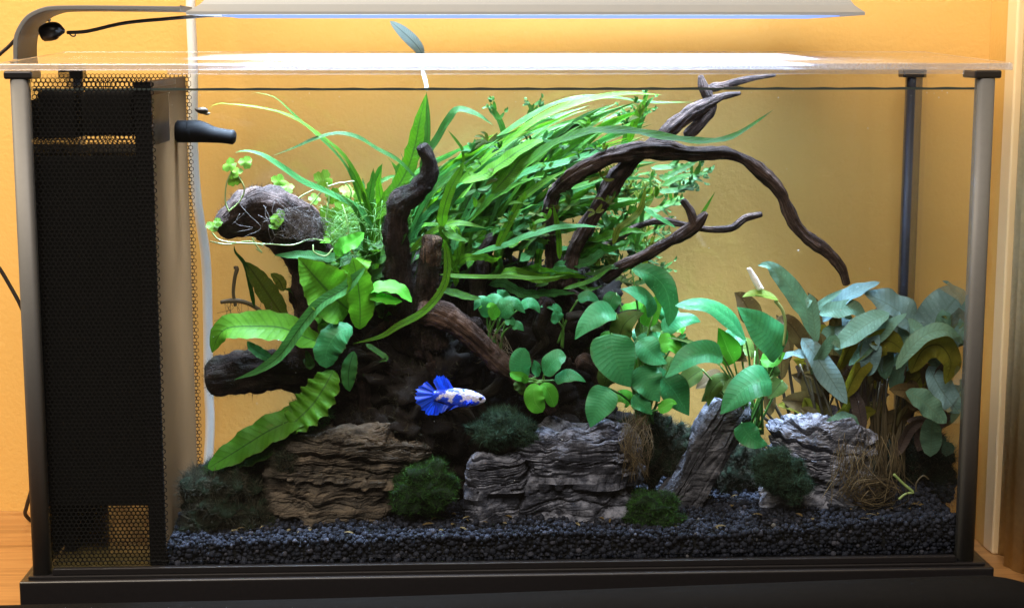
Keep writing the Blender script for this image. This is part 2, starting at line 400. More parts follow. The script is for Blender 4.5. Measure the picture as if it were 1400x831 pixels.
def honeycomb(name, x0, x1, z0, z1, y, par, pitch=0.245, wall=0.055, th=0.05):
    V, F = [], []; R = pitch / math.sqrt(3); r = R * (1 - wall / pitch); row = 0; z = z0
    while z < z1:
        x = x0 + (pitch / 2 if row % 2 else 0)
        while x < x1:
            o = len(V)
            for yy in (y, y + th):
                for rad in (R, r):
                    for k in range(6):
                        a = math.pi / 6 + k * math.pi / 3; V.append((x + rad * math.cos(a), yy, z + rad * math.sin(a)))
            for k in range(6):
                k2 = (k + 1) % 6
                F.append((o + k, o + k2, o + 6 + k2, o + 6 + k)); F.append((o + 6 + k, o + 6 + k2, o + 18 + k2, o + 18 + k))
                F.append((o + 12 + k2, o + 12 + k, o + 18 + k, o + 18 + k2))
            x += pitch
        row += 1; z += R * 1.5
    o = mesh(name, V, F, M['blackmatt'], par, smooth=False); o['kind'] = 'stuff'; return o
box('side_shade', XL + 0.22, XL + 0.26, 0.7, D - 0.7, 3.3, 28.3, M['blackmatt'], tank)  # black sheet added to stand in for the dim side of the chamber
honeycomb('honeycomb_screen', XL + 0.62, XD + 0.1, 3.45, 29.5, 0.32, tank)
honeycomb('honeycomb_screen', XL + 0.62, XD + 0.28, 3.45, 29.5, D - 0.36, tank)
# filter hardware standing in the chamber
foam = thing('filter_foam', (-21.7, 6, 3.26), 'tall black foam filter block behind the honeycomb screen', 'filter')
box('foam_block', -24.72, -19.05, 1.0, 12.6, 6.4, 25.35, M['foam'], foam, bev=0.2)
box('foam_foot', -24.72, -24.1, 3.0, 12.4, 3.27, 6.38, M['foam'], foam, bev=0.1)
box('foam_handle', -19.6, -19.05, 1.2, 9.0, 25.37, 29.0, M['foam'], foam, bev=0.15)
pump = thing('filter_pump', (-21.6, 4, 26.2), 'black pump box hanging at the top of the filter chamber', 'pump')
box('pump_body', -22.45, -19.7, 1.2, 3.6, 26.45, 28.75, M['blackmatt'], pump, bev=0.2)
box('cable_guard', -24.7, -22.72, 1.2, 3.6, 26.3, 28.75, M['blackmatt'], pump, bev=0.15)
# outlet nozzle
nz = thing('outlet_nozzle', tuple(P(250, 180, 8.5)), 'black angled outlet nozzle sticking out of the divider panel', 'nozzle')
pxtube('collar', [(243, 180, 8.5, 15), (262, 180, 8.5, 15)], M['nozzle'], nz, nseg=4, sides=20)
pxtube('spout', [(256, 180, 8.5, 15), (272, 180, 8.5, 15), (290, 184, 8.3, 11.5), (304, 186, 8.2, 10), (319, 188, 8.1, 10)], M['nozzle'], nz, nseg=24, sides=20)
# water
water = box('water', XL + 0.5, XR - 0.22, 0.30, D - 0.30, 3.27, 28.86, M['water']); water['kind'] = 'structure'
def meniscus():
    x0, x1, y0, z = XL + 0.56, XR - 0.28, 0.36, 28.86; V, F = [], []; n = 60
    for i in range(n + 1):
        x = x0 + (x1 - x0) * i / n
        for dz, dy in ((-0.06, 0.0), (0.07 + 0.02 * math.sin(i * 2.3), 0.0), (0.02, 0.06), (-0.02, 0.12)): V.append((x, y0 + dy, z + dz))
    for i in range(n):
        for k in range(4): F.append((4 * i + k, 4 * i + (k + 1) % 4, 4 * i + 4 + (k + 1) % 4, 4 * i + 4 + k))
    return mesh('meniscus', V, F, simple('dark water edge', (0.05, 0.065, 0.06), 0.06), water, smooth=False)
water['base'] = [float(v / S) for v in water.location]
meniscus()
# lid
lid = thing('glass_cover', (0, 8, 29.85), 'clear fogged acrylic lid lying across the aquarium rim', 'lid')
def lidz(y): return 30.20 + (y + 0.6) * 0.033           # the cover sits higher on the rear clips than on the front posts
def slab(name, x0, x1, y0, y1, t0, t1, mat, par, bev=0.05):
    v = [(x, y, lidz(y) + t) for t in (t0, t1) for y in (y0, y1) for x in (x0, x1)]
    f = [(0, 2, 3, 1), (4, 5, 7, 6), (0, 1, 5, 4), (2, 6, 7, 3), (0, 4, 6, 2), (1, 3, 7, 5)]
    return bevel(mesh(name, v, f, mat, par, smooth=False), bev)
slab('lid_panel', -26.1, 26.2, -0.4, 15.0, -0.33, 0.0, M['lid'], lid, 0.08)
slab('lid_rim', -26.3, 26.4, -0.62, -0.41, -0.36, -0.01, M['rim'], lid)
slab('lid_rim', -26.3, 26.4, 15.01, 15.2, -0.38, 0.03, M['rim'], lid)
slab('lid_rim', -26.3, -26.11, -0.40, 15.0, -0.36, 0.02, M['rim'], lid)
slab('lid_rim', 26.21, 26.4, -0.40, 15.0, -0.36, 0.02, M['rim'], lid)
slab('lid_lip', -17.8, 24.2, 0.5, 0.75, -0.62, -0.335, M['rim'], lid)
slab('lid_lip', -17.8, 24.2, D - 0.8, D - 0.55, -0.62, -0.335, M['rim'], lid)

# ------------------------------------------------------------------ lamp on its arm
lamp = thing('aquarium_lamp', tuple(P(60, 76, 12)), 'slim aluminium aquarium lamp on a bent flat arm over the tank', 'lamp')
lx0, lx1 = P(258, 24, 4.5)[0], P(1177, 18, 4.5)[0]; LZ = 32.75
lev = [(0, 0), (0.16, 0.0), (0.3, 0.22), (0.55, 0.55), (0.95, 0.85), (1.6, 1.12), (2.8, 1.35), (3.4, 1.7)]
V, F = [], []
for dz, ins in lev:
    V += [(lx0 + ins * 1.25, 3.6 + ins * .8, LZ + dz), (lx1 - ins * 0.9, 3.6 + ins * .8, LZ + dz), (lx1 - ins * 0.9, 13.0 - ins * .8, LZ + dz), (lx0 + ins * 1.25, 13.0 - ins * .8, LZ + dz)]
for i in range(len(lev) - 1):
    for k in range(4): F.append((4 * i + k, 4 * i + (k + 1) % 4, 4 * i + 4 + (k + 1) % 4, 4 * i + 4 + k))
F.append((3, 2, 1, 0)); F.append(tuple(4 * (len(lev) - 1) + k for k in range(4)))
hood = mesh('lamp_hood', V, F, M['hood'], lamp, smooth=False)
box('led_panel', lx0 + 1.8, lx1 - 1.2, 4.4, 12.2, LZ - 0.06, LZ - 0.004, M['led'], hood)
def flat_arm():
    pts = [P(50, 84, 12), P(50, 60, 12), P(53, 46, 12), P(64, 29, 12), P(82, 19.5, 12), P(105, 16.5, 12), P(180, 16.5, 12), P(262, 17.5, 12)]
    pts[0][2] = 30.33; c = catmull(pts, 60); T = np.gradient(c, axis=0); T /= np.linalg.norm(T, axis=1)[:, None]
    V, F = [], []
    for p, t in zip(c, T):
        n = np.cross(t, (0, 1, 0)); n /= np.linalg.norm(n)
        for s, y in ((0, 7.6), (0, 12.2), (0.26, 12.2), (0.26, 7.6)): q = p + n * s; V.append((q[0], y, q[2]))
    for i in range(len(c) - 1):
        for k in range(4): F.append((4 * i + k, 4 * i + (k + 1) % 4, 4 * i + 4 + (k + 1) % 4, 4 * i + 4 + k))
    F += [(0, 1, 2, 3), tuple(4 * (len(c) - 1) + k for k in (3, 2, 1, 0))]
    o = mesh('lamp_arm', V, F, M['alu'], lamp, smooth=False); bevel(o, 0.05); return o
arm = flat_arm()
pxtube('cable_clip', [(58, 47, 9.6, 10.5), (67, 44, 9.6, 12.5), (78, 42, 9.6, 11), (88, 43, 9.6, 3)], M['black'], lamp, nseg=16, sides=18)
pxtube('lamp_cord', [(92, 45, 9.4, 2.4), (120, 43, 9.2, 2.4), (170, 32, 9, 2.4), (230, 26, 8.5, 2.4), (292, 21, 8.5, 2.4)], M['cord'], lamp, nseg=40, sides=8)
pxtube('cord_tie', [(94, 46, 9.4, 1.0), (99, 50, 9.3, 1.0), (103, 49, 9.3, 1.0), (102, 45, 9.3, 1.0), (96, 44, 9.4, 1.0)], M['cord'], lamp, nseg=24, sides=6)
tag(pxtube('power_cord', [(68, 28, 12.6, 2.6), (58, 26, 12.8, 2.6), (38, 36, 13, 2.6), (14, 62, 13.5, 2.6), (-12, 90, 14, 2.6), (-40, 160, 16, 2.6)], M['cord'], nseg=50, sides=8), 'black power cord running left off the lamp arm', 'cord')
tag(pxtube('hanging_cord', [(-40, 330, 17, 2.8), (-8, 358, 17, 2.8), (12, 388, 17, 2.8), (33, 430, 17, 2.8), (43, 480, 17.5, 2.8), (47, 540, 18, 2.8), (50, 620, 18.5, 2.8), (44, 664, 19, 2.8), (37, 690, 19.5, 2.8), (36, 705, 20, 2.8), (60, 716, 20.5, 2.8), (140, 716, 20.5, 2.8)], M['cord'], nseg=90, sides=8), 'black cable drooping behind the corner post down to the table', 'cord')
tag(pxtube('white_tube', [(260, -60, 18, 6.4), (261, 20, 18, 6.4), (264, 90, 18, 6.6), (264, 190, 18, 6.6), (269, 270, 18, 6.6), (281, 350, 18, 6.6), (284, 430, 18, 6.6), (285, 520, 18, 6.6), (287, 590, 18, 6.6), (280, 690, 18, 6.6)], M['whitetube'], nseg=70, sides=14), 'white flexible tube hanging down the wall behind the aquarium', 'tube')


# ------------------------------------------------------------------ plant helpers
def prof_strap(t): return min(1.0, (t / 0.12) ** 0.6 if t > 0 else 0) * (1.0 if t < 0.55 else max(0.0, 1 - ((t - 0.55) / 0.45) ** 1.9))
def prof_heart(t): return (max(t, 0) ** 0.40) * (max(1 - t, 0) ** 0.92) / 0.447
def prof_lance(t): return (max(t, 0) ** 0.62) * (max(1 - t, 0) ** 0.72) / 0.39
def prof_oval(t): return (max(t, 0) ** 0.5) * (max(1 - t, 0) ** 0.5) / 0.5
PROF = {'strap': prof_strap, 'heart': prof_heart, 'lance': prof_lance, 'oval': prof_oval}
def leaf_data(c3, width, hint=(0, -0.75, 0.65), prof='strap', fold=0.12, wav=0.0, wavn=3.0, nseg=14, across=4, curl=0.0, twist=0.0, jag=0.0, rng=random):
    c = catmull(c3, nseg + 1); T = np.gradient(c, axis=0); T /= (np.linalg.norm(T, axis=1)[:, None] + 1e-9)
    h = np.array(hint, float); h /= np.linalg.norm(h); V, U, F = [], [], []; ph, ph2 = rng.random() * 6.28, rng.random() * 6.28
    fn = PROF[prof]
    for i in range(nseg + 1):
        t = i / nseg; n = h - (h @ T[i]) * T[i]
        if np.linalg.norm(n) < 0.15: n = np.array([0, -1.0, 0.2]) - (np.array([0, -1.0, 0.2]) @ T[i]) * T[i]
        n /= np.linalg.norm(n); b = np.cross(T[i], n)
        if twist:
            a = twist * t; n, b = n * math.cos(a) + b * math.sin(a), b * math.cos(a) - n * math.sin(a)
        wd = max(width * fn(t), width * 0.02)
        for k in range(across + 1):
            s = -1 + 2 * k / across
            jg = 1 + (jag * math.sin(i * 2.4 + ph + 3 * s) if abs(s) > 0.9 else 0)
            off = fold * abs(s) * wd * 0.5 - curl * s * s * wd * 0.5
            off += wav * wd * (abs(s) ** 1.5) * math.sin(6.283 * wavn * t + (ph if s > 0 else ph2))
            V.append(c[i] + b * s * wd * 0.5 * jg + n * off); U.append((t, k / across))
    for i in range(nseg):
        for k in range(across): a = i * (across + 1) + k; F.append((a, a + 1, a + across + 2, a + across + 1))
    return V, F, U
def leaf(pts, wpx, mat, parent, name='leaf', **kw):
    Ym = float(np.mean([p[2] for p in pts])); c = [P(*p) for p in pts]
    V, F, U = leaf_data(c, wpx * pxcm(Ym), **kw)
    return mesh(name, V, F, mat, parent, uvs=U)
def threads(paths, rad, sides=4, nseg=14):
    return join([tube_data([P(*q) for q in p], [rad] * len(p), nseg, sides, cap=False) for p in paths])

# ------------------------------------------------------------------ gravel
def surf(x, y):
    z = 4.68 + 0.085 * y + 0.42 * noise.noise(Vector((x * 0.14, y * 0.2, 3.1))) + 0.10 * noise.noise(Vector((x * 0.6, y * 0.6, 1.1)))
    z += 0.55 * max(0, min(1, (x - 12) / 8)) ** 1.5 * max(0, 1 - 0.03 * y) - 0.1 * max(0, min(1, (-x - 10) / 7))
    return z
def ico(sub):
    t = (1 + 5 ** .5) / 2
    v = [(-1, t, 0), (1, t, 0), (-1, -t, 0), (1, -t, 0), (0, -1, t), (0, 1, t), (0, -1, -t), (0, 1, -t), (t, 0, -1), (t, 0, 1), (-t, 0, -1), (-t, 0, 1)]
    v = [np.array(q) / np.linalg.norm(q) for q in v]
    f = [(0, 11, 5), (0, 5, 1), (0, 1, 7), (0, 7, 10), (0, 10, 11), (1, 5, 9), (5, 11, 4), (11, 10, 2), (10, 7, 6), (7, 1, 8), (3, 9, 4), (3, 4, 2), (3, 2, 6), (3, 6, 8), (3, 8, 9), (4, 9, 5), (2, 4, 11), (6, 2, 10), (8, 6, 7), (9, 8, 1)]
    for _ in range(sub):
        cache = {}; nf = []
        def mid(a, b):
            k = (min(a, b), max(a, b))
            if k not in cache: q = v[a] + v[b]; v.append(q / np.linalg.norm(q)); cache[k] = len(v) - 1
            return cache[k]
        for a, b, c in f:
            d, e, g_ = mid(a, b), mid(b, c), mid(c, a); nf += [(a, d, g_), (b, e, d), (c, g_, e), (d, e, g_)]
        f = nf
    return np.array(v), np.array(f)
def fast_mesh(name, V, F3, mat, parent=None, smooth=True, uvs=None):
    me = bpy.data.meshes.new(name); n, m = len(V), len(F3); V = np.asarray(V, float)
    b = base_of(parent) if parent is not None else np.array([0, 6.5, 3.3])
    me.vertices.add(n); me.vertices.foreach_set('co', ((V - b) * S).ravel())
    k = F3.shape[1]
    me.loops.add(m * k); me.loops.foreach_set('vertex_index', F3.ravel().astype(np.int32))
    me.polygons.add(m); me.polygons.foreach_set('loop_start', np.arange(m, dtype=np.int32) * k)
    me.polygons.foreach_set('use_smooth', np.ones(m, bool) if smooth else np.zeros(m, bool))
    me.update(calc_edges=True); me.materials.append(mat)
    if uvs is not None:
        ul = me.uv_layers.new(name='UVMap'); ul.data.foreach_set('uv', np.asarray(uvs)[F3.ravel()].ravel())
    o = bpy.data.objects.new(name, me); link(o, parent)
    if parent is None: o.location = b * S
    return o
def gravelmat():
    t = NT('aquarium soil'); oc = t.coord(); n1 = t.n('ShaderNodeNewGeometry').outputs['Random Per Island']; n2 = t.noise(oc, 2500, 3)
    c = t.ramp(n1, [(0.0, (0.004, 0.005, 0.009)), (0.5, (0.010, 0.012, 0.020)), (0.93, (0.022, 0.025, 0.038)), (0.997, (0.05, 0.05, 0.065)), (0.999, (0.16, 0.15, 0.13))])
    return t.end(t.bsdf(color=c, rough=0.7, normal=t.bump(n2, 0.6, 0.0004), spec=0.15))
M['gravel'] = gravelmat()
iv, ifc = ico(1)
def gravel():
    pts = []; step = 0.245
    y = 0.46; row = 0
    while y < D - 0.45:
        x = XD + 0.2 + (step / 2 if row % 2 else 0)
        while x < XR - 0.35:
            jx, jy = (random.random() - .5) * .22, (random.random() - .5) * .2
            pts.append((x + jx, max(0.46, y + jy), surf(x, y) - 0.1 + (random.random() - .5) * 0.26)); x += step
        y += step * 0.88; row += 1
    x = XD + 0.2                                    # the face pressed against the front pane
    while x < XR - 0.35:
        z = 3.35
        while z < surf(x, 0.4) - 0.1:
            pts.append((x + (random.random() - .5) * .2, 0.47 + random.random() * 0.16, z + (random.random() - .5) * .12)); z += 0.21
        x += 0.225
    pts = np.array(pts); n = len(pts); r = 0.075 + 0.115 * np.random.rand(n) ** 1.5
    sc3 = r[:, None] * (0.82 + 0.36 * np.random.rand(n, 3))
    jit = 1 + 0.32 * (np.random.rand(n, len(iv)) - 0.5)
    V = (pts[:, None, :] + iv[None] * sc3[:, None, :] * jit[:, :, None]).reshape(-1, 3)
    F = (ifc[None] + (np.arange(n) * len(iv))[:, None, None]).reshape(-1, 3)
    o = fast_mesh('gravel', V, F, M['gravel']); o['kind'] = 'stuff'; tag(o, 'bed of small rounded dark blue black soil granules', 'gravel')
    # bed under the granules
    nx, ny = 90, 26; V, F = [], []
    for j in range(ny + 1):
        for i in range(nx + 1):
            xx = XD + 0.05 + (XR - 0.25 - XD - 0.05) * i / nx; yy = 0.62 + (D - 1.0) * j / ny; V.append((xx, yy, surf(xx, yy) - 0.16))
    n0 = len(V)
    for j in range(ny):
        for i in range(nx): a = j * (nx + 1) + i; F.append((a, a + 1, a + nx + 2, a + nx + 1))
    for i in range(nx + 1): V.append((V[i][0], V[i][1], 3.27))
    for i in range(nx): F.append((i, n0 + i, n0 + i + 1, i + 1))
    struct(mesh('soil_bed', V, F, M['foam']))
gravel()

# ------------------------------------------------------------------ rocks
def rock(name, box_px, Yc, depth, mat, label, tilt=0.0, strata=2.2, amp=0.16, sq=0.6, seed=0.0, nu=220, nv=170, lump=0.14, lean=0.0, fine=0.03, chip=0.15, group=None):
    x0, y0, x1, y1 = box_px; c = P((x0 + x1) / 2, (y0 + y1) / 2, Yc); sx = (x1 - x0) / 2 * pxcm(Yc); sz = (y1 - y0) / 2 * pxcm(Yc); sy = depth / 2
    V, F = [], []; ct, st = math.cos(tilt), math.sin(tilt); sv = Vector((seed, seed * .7, 0))
    def pw(a, e): return math.copysign(abs(a) ** e, a)
    for j in range(nv + 1):
        ph = -math.pi / 2 + math.pi * j / nv
        for i in range(nu):
            th = 2 * math.pi * i / nu
            d = np.array([pw(math.cos(ph), sq) * pw(math.cos(th), sq), pw(math.cos(ph), sq) * pw(math.sin(th), sq), pw(math.sin(ph), sq)])
            p = d * (sx, sy, sz); q = Vector(p)
            k = 1 + lump * (noise.noise(q * 0.42 + sv) * 1.2 + 0.7 * noise.noise(q * 0.95 + sv))
            # strata coordinate
            s = (p[2] * ct + p[0] * st) * strata + 0.9 * noise.noise(q * 0.35 + sv) + 0.3 * noise.noise(q * 1.6 + sv)
            cell = math.floor(s); fr = s - cell; hsh = noise.cell(Vector((cell * 1.37 + seed, 0.5, 0.5)))
            led = (hsh - 0.5) * 1.4 - 1.3 * max(0, 1 - min(fr, 1 - fr) / 0.09)
            s2 = s * 3.1 + 0.6 * noise.noise(q * 1.1); f2 = s2 - math.floor(s2); h2 = noise.cell(Vector((math.floor(s2) * 2.1, seed, 0.5)))
            led += 0.28 * ((h2 - 0.5) - 1.0 * max(0, 1 - min(f2, 1 - f2) / 0.14))
            vert = -0.5 * max(0, 1 - abs(noise.noise(Vector((p[0] * 0.5 + seed, p[1] * .5, p[2] * 0.12)))) / 0.06)
            vd = noise.voronoi(q * 0.62 + sv)[0]; ve = noise.voronoi(Vector((p[0] * 2.2, p[1] * 2.2, p[2] * 3.4)) + sv)[0]
            msk = 0.25 + 1.3 * max(0.0, min(1.0, 0.5 + 1.3 * noise.noise(q * 0.5 + sv * 2)))
            rad = amp * (led * msk + vert) + fine * noise.turbulence(q * 3.0, 3, False) - chip * 1.6 * vd[0] - chip * 0.35 * ve[0]
            dn = d / (np.linalg.norm(d) + 1e-9)
            pp = p * k + dn * rad; pp[0] += lean * pp[2]
            V.append(c + pp)
    for j in range(nv):
        for i in range(nu): a, b = j * nu + i, j * nu + (i + 1) % nu; F.append((a, b, b + nu, a + nu))
    o = mesh(name, V, F, mat, smooth=False); return tag(o, label, 'rock', group)
M['rock_tan'] = rock_mat('tan slate', (0.017, 0.015, 0.013), (0.056, 0.047, 0.038), (0.18, 0.135, 0.095), tilt=0.12, lit_topc=(0.16, 0.125, 0.09), lit_topamt=0.3)
M['rock_grey'] = rock_mat('layered grey slate', (0.007, 0.007, 0.010), (0.023, 0.025, 0.036), (0.08, 0.087, 0.118), lit_topc=(0.27, 0.28, 0.345), lit_topamt=0.4)
M['rock_dark'] = rock_mat('dark slate', (0.010, 0.010, 0.013), (0.036, 0.037, 0.045), (0.11, 0.112, 0.13), tilt=1.5708, lit_topc=(0.2, 0.2, 0.23), lit_topamt=0.3)
M['rock_blue'] = rock_mat('pale blue grey stone', (0.022, 0.024, 0.034), (0.075, 0.080, 0.105), (0.21, 0.22, 0.27), lit_topc=(0.34, 0.35, 0.42), lit_topamt=0.5)
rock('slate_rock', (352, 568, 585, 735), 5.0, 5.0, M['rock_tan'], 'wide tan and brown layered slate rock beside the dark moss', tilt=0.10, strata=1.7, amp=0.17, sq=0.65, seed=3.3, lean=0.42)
rock('slate_rock', (700, 562, 884, 735), 4.2, 4.6, M['rock_grey'], 'domed dark layered rock with a cracked top painted as lit', tilt=-0.03, strata=1.5, amp=0.17, sq=0.55, seed=9.1)
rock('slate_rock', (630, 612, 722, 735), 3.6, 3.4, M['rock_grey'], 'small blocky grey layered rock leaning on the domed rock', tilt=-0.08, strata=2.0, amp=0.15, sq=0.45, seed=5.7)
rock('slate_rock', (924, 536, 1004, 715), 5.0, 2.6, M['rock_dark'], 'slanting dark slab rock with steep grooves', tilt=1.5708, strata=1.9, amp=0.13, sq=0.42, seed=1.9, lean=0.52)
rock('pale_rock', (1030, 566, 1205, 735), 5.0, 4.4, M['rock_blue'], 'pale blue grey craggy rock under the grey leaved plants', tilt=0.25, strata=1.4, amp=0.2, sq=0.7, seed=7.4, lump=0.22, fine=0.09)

# ------------------------------------------------------------------ driftwood
M['wood_dark'] = wood_mat('dark driftwood', (0.007, 0.004, 0.0035), (0.022, 0.013, 0.010), (0.062, 0.040, 0.031), 90, algae=0.2)
M['wood_mid'] = wood_mat('grey brown driftwood', (0.020, 0.013, 0.012), (0.070, 0.045, 0.036), (0.17, 0.12, 0.105), 110)
M['wood_warm'] = wood_mat('warm brown driftwood', (0.010, 0.006, 0.005), (0.034, 0.021, 0.017), (0.075, 0.048, 0.038), 60)
M['wood_red'] = wood_mat('reddish root', (0.03, 0.017, 0.013), (0.10, 0.062, 0.048), (0.22, 0.15, 0.12), 110)
M['wood_tip'] = wood_mat('cut wood end', (0.03, 0.018, 0.012), (0.10, 0.06, 0.035), (0.22, 0.14, 0.085), 120)
M['mass'] = simple('mossy dark wood', (0.008, 0.006, 0.005), 0.95, nscale=170, nvar=0.9, bump=1.0, spec=0.15)
def blob_data(c, r, seed, nu=84, nv=50, rough=0.35, fine=0.2):
    V, F, U = [], [], []; sv = Vector((seed, 2.3, seed * 1.7))
    for j in range(nv + 1):
        ph = -math.pi / 2 + math.pi * j / nv
        for i in range(nu):
            th = 2 * math.pi * i / nu; d = np.array([math.cos(ph) * math.cos(th), math.cos(ph) * math.sin(th), math.sin(ph)]); p = d * r; q = Vector(p)
            dv_ = Vector(d); k = 0.92 + rough * (noise.noise(dv_ * 1.5 + sv) * 1.2 + 0.8 * noise.noise(dv_ * 3.2 + sv) + 0.5 * noise.noise(q * 1.6 + sv)) + fine * noise.turbulence(q * 1.9 + sv, 3, False)
            V.append(np.array(c) + p * k); U.append((i / nu, j / nv))
    for j in range(nv):
        for i in range(nu): a, b = j * nu + i, j * nu + (i + 1) % nu; F.append((a, b, b + nu, a + nu))
    return V, F, U
def fuzz_data(V, F, n, length, width, up=0.3, seed=1, wild=0.7):
    """short hair-like blades growing on a surface"""
    rg = np.random.RandomState(seed); V = np.asarray(V); Q = np.array([f[:4] for f in F if len(f) >= 4])
    a, b, c, d = (V[Q[:, k]] for k in range(4)); nr = np.cross(c - a, d - b); ar = np.linalg.norm(nr, axis=1); nr /= (ar[:, None] + 1e-9)
    cen = V.mean(axis=0)
    if ((a - cen) * nr).sum(1).mean() < 0: nr = -nr
    idx = rg.choice(len(Q), n, p=ar / ar.sum()); u, v = rg.rand(n, 1), rg.rand(n, 1)
    p = (a[idx] * (1 - u) + b[idx] * u) * (1 - v) + (d[idx] * (1 - u) + c[idx] * u) * v
    dr = nr[idx] + rg.randn(n, 3) * wild * 0.6 + np.array([0, 0, up]); dr /= np.linalg.norm(dr, axis=1)[:, None]
    L = length * (0.3 + 0.9 * rg.rand(n, 1) + 0.9 * rg.rand(n, 1) ** 8); sd = np.cross(dr, rg.randn(n, 3)); sd /= np.linalg.norm(sd, axis=1)[:, None]
    bend = rg.randn(n, 3) * 0.25
    m = p + dr * L * 0.55 + bend * L * 0.3; e = p + dr * L + bend * L
    W = width * (0.6 + 0.8 * rg.rand(n, 1))
    VV = np.stack([p - sd * W * 0.5 - dr * 0.03, p + sd * W * 0.5 - dr * 0.03, m - sd * W * 0.4, m + sd * W * 0.4, e], axis=1).reshape(-1, 3)
    o = np.arange(n)[:, None] * 5
    F3 = np.concatenate([o + [0, 1, 3], o + [0, 3, 2], o + [2, 3, 4]])
    return VV, F3
def fuzzmat(name, ca, cb, trans=0.2):
    t = NT(name); oc = t.coord(); n1 = t.noise(oc, 150, 4); rd = t.n('ShaderNodeNewGeometry').outputs['Random Per Island']
    f = t.math('ADD', t.math('MULTIPLY', n1, 0.6), t.math('MULTIPLY', rd, 0.4)); c = t.mix(t.ramp(f, [(0.35, (0,) * 3), (0.65, (1,) * 3)]), ca, cb)
    c = t.mix(t.ramp(rd, [(0.90, (0,) * 3), (0.96, (0.7,) * 3)]), c, tuple(min(1, x * 2.2 + 0.01) for x in cb))
    return t.end(t.mixs(trans, t.bsdf(color=c, rough=0.8, spec=0.2), t.n('ShaderNodeBsdfTranslucent', {0: c}).outputs[0]))
M['fuzz_dark'] = fuzzmat('dark algae fuzz', (0.022, 0.022, 0.014), (0.06, 0.055, 0.035))
M['fuzz_wood'] = fuzzmat('brown algae film', (0.010, 0.008, 0.007), (0.028, 0.022, 0.018))
M['fuzz_teal'] = fuzzmat('dark teal moss', (0.010, 0.026, 0.016), (0.035, 0.080, 0.048))
M['fuzz_green'] = fuzzmat('green moss', (0.012, 0.045, 0.008), (0.04, 0.115, 0.018), 0.3)
M['fuzz_bright'] = fuzzmat('bright green moss', (0.05, 0.22, 0.010), (0.13, 0.46, 0.03), 0.45)
M['fuzz_brown'] = fuzzmat('brown roots', (0.05, 0.036, 0.02), (0.14, 0.105, 0.055))
M['moss_core'] = simple('moss core', (0.010, 0.018, 0.010), 0.95, nscale=300, nvar=0.7, bump=0.8, spec=0.1)
M['moss_core_g'] = simple('green moss core', (0.022, 0.085, 0.012), 0.95, nscale=300, nvar=0.6, bump=0.8, spec=0.1)

def wood(name, parent, pts, mat, sides=44, seg=None, **kw):
    n = seg or max(24, int(sum(math.dist(pts[i][:2], pts[i + 1][:2]) for i in range(len(pts) - 1)) / 2.6))
    kw.setdefault('rough', 0.24); kw.setdefault('ridge', 0.24)
    return pxtube(name, pts, mat, parent, nseg=n, sides=sides, **kw)
st = thing('driftwood_stump', tuple(P(560, 640, 8)), 'big dark driftwood stump with upright stubs, covered in algae', 'driftwood')
parts = [blob_data(P(560, 520, 8.2), (5.2, 3.4, 4.4), 1.0), blob_data(P(700, 500, 9.4), (5.2, 2.6, 3.8), 4.0), blob_data(P(785, 430, 9.5), (2.6, 2.2, 3.0), 6.0),
         blob_data(P(500, 590, 6.8), (2.6, 2.2, 1.9), 8.0), blob_data(P(650, 400, 10.4), (6.2, 1.8, 2.6), 9.0), blob_data(P(560, 585, 5.6), (2.2, 1.6, 1.5), 10.0), blob_data(P(470, 480, 8.6), (3.0, 2.2, 4.0), 11.0),
         blob_data(P(690, 560, 8), (5.0, 2.2, 2.4), 15.0), blob_data(P(610, 640, 7.5), (3.4, 1.8, 2.2), 16.0), blob_data(P(800, 590, 8.5), (3.0, 1.8, 1.8), 18.0)]
V, F, U = join(parts); core = mesh('trunk', V, F, M['mass'], st, uvs=U)
VV, F3 = fuzz_data(V, F, 50000, 0.42, 0.016, seed=3, wild=1.2); fz = fast_mesh('algae_fuzz', VV, F3, M['fuzz_dark'], core); fz['kind'] = 'stuff'
kn = wood('knotted_limb', st, [(302, 312, 6.3, 18), (320, 301, 6.3, 26), (348, 290, 6.4, 36), (380, 298, 6.6, 40), (410, 325, 6.8, 38), (428, 362, 7.0, 34), (434, 405, 7.2, 36), (448, 460, 7.6, 44), (475, 530, 8.2, 46)], M['wood_warm'], sides=48, rough=0.18, ridge=0.08, seed=2.0)
lw = wood('log', st, [(288, 516, 6.2, 23), (305, 514, 6.2, 30), (350, 508, 6.5, 28), (400, 508, 7, 32), (450, 520, 7.4, 38), (510, 545, 7.6, 40)], M['wood_dark'], sides=44, rough=0.18, ridge=0.18, seed=5.0)
hk = wood('branch', st, [(548, 440, 6.2, 25), (547, 392, 6.0, 20), (544, 345, 5.8, 18), (540, 305, 5.6, 17.5), (549, 278, 5.6, 19), (570, 262, 5.5, 15), (585, 240, 5.4, 12), (585, 217, 5.3, 10), (577, 200, 5.2, 8.5)], M['wood_dark'], sides=34, seed=8.0)
sb = wood('stub', st, [(589, 327, 5.0, 13.5), (587, 350, 5.0, 14.5), (585, 385, 5.1, 16), (584, 425, 5.3, 20), (590, 470, 5.6, 26)], M['wood_dark'], sides=34, seed=11.0)
tp = wood('cut_end', st, [(589.3, 325, 4.98, 14), (588.6, 335, 4.98, 14.5), (588, 352, 4.99, 15), (587, 362, 5.0, 13.8)], M['wood_tip'], sides=34, seg=26, seed=11.0)
wood('stub', st, [(677, 319, 6.6, 5), (668, 334, 6.6, 10), (658, 358, 6.7, 12), (652, 395, 6.8, 13), (655, 445, 7, 16)], M['wood_dark'], sides=30, seed=13.0)
wood('root', st, [(578, 425, 5.0, 22), (610, 434, 4.7, 20), (640, 455, 4.5, 17), (668, 482, 4.5, 15), (700, 508, 4.6, 14), (728, 528, 4.9, 14), (755, 560, 5.2, 12)], M['wood_red'], sides=44, rough=0.24, ridge=0.22, seed=17.0)
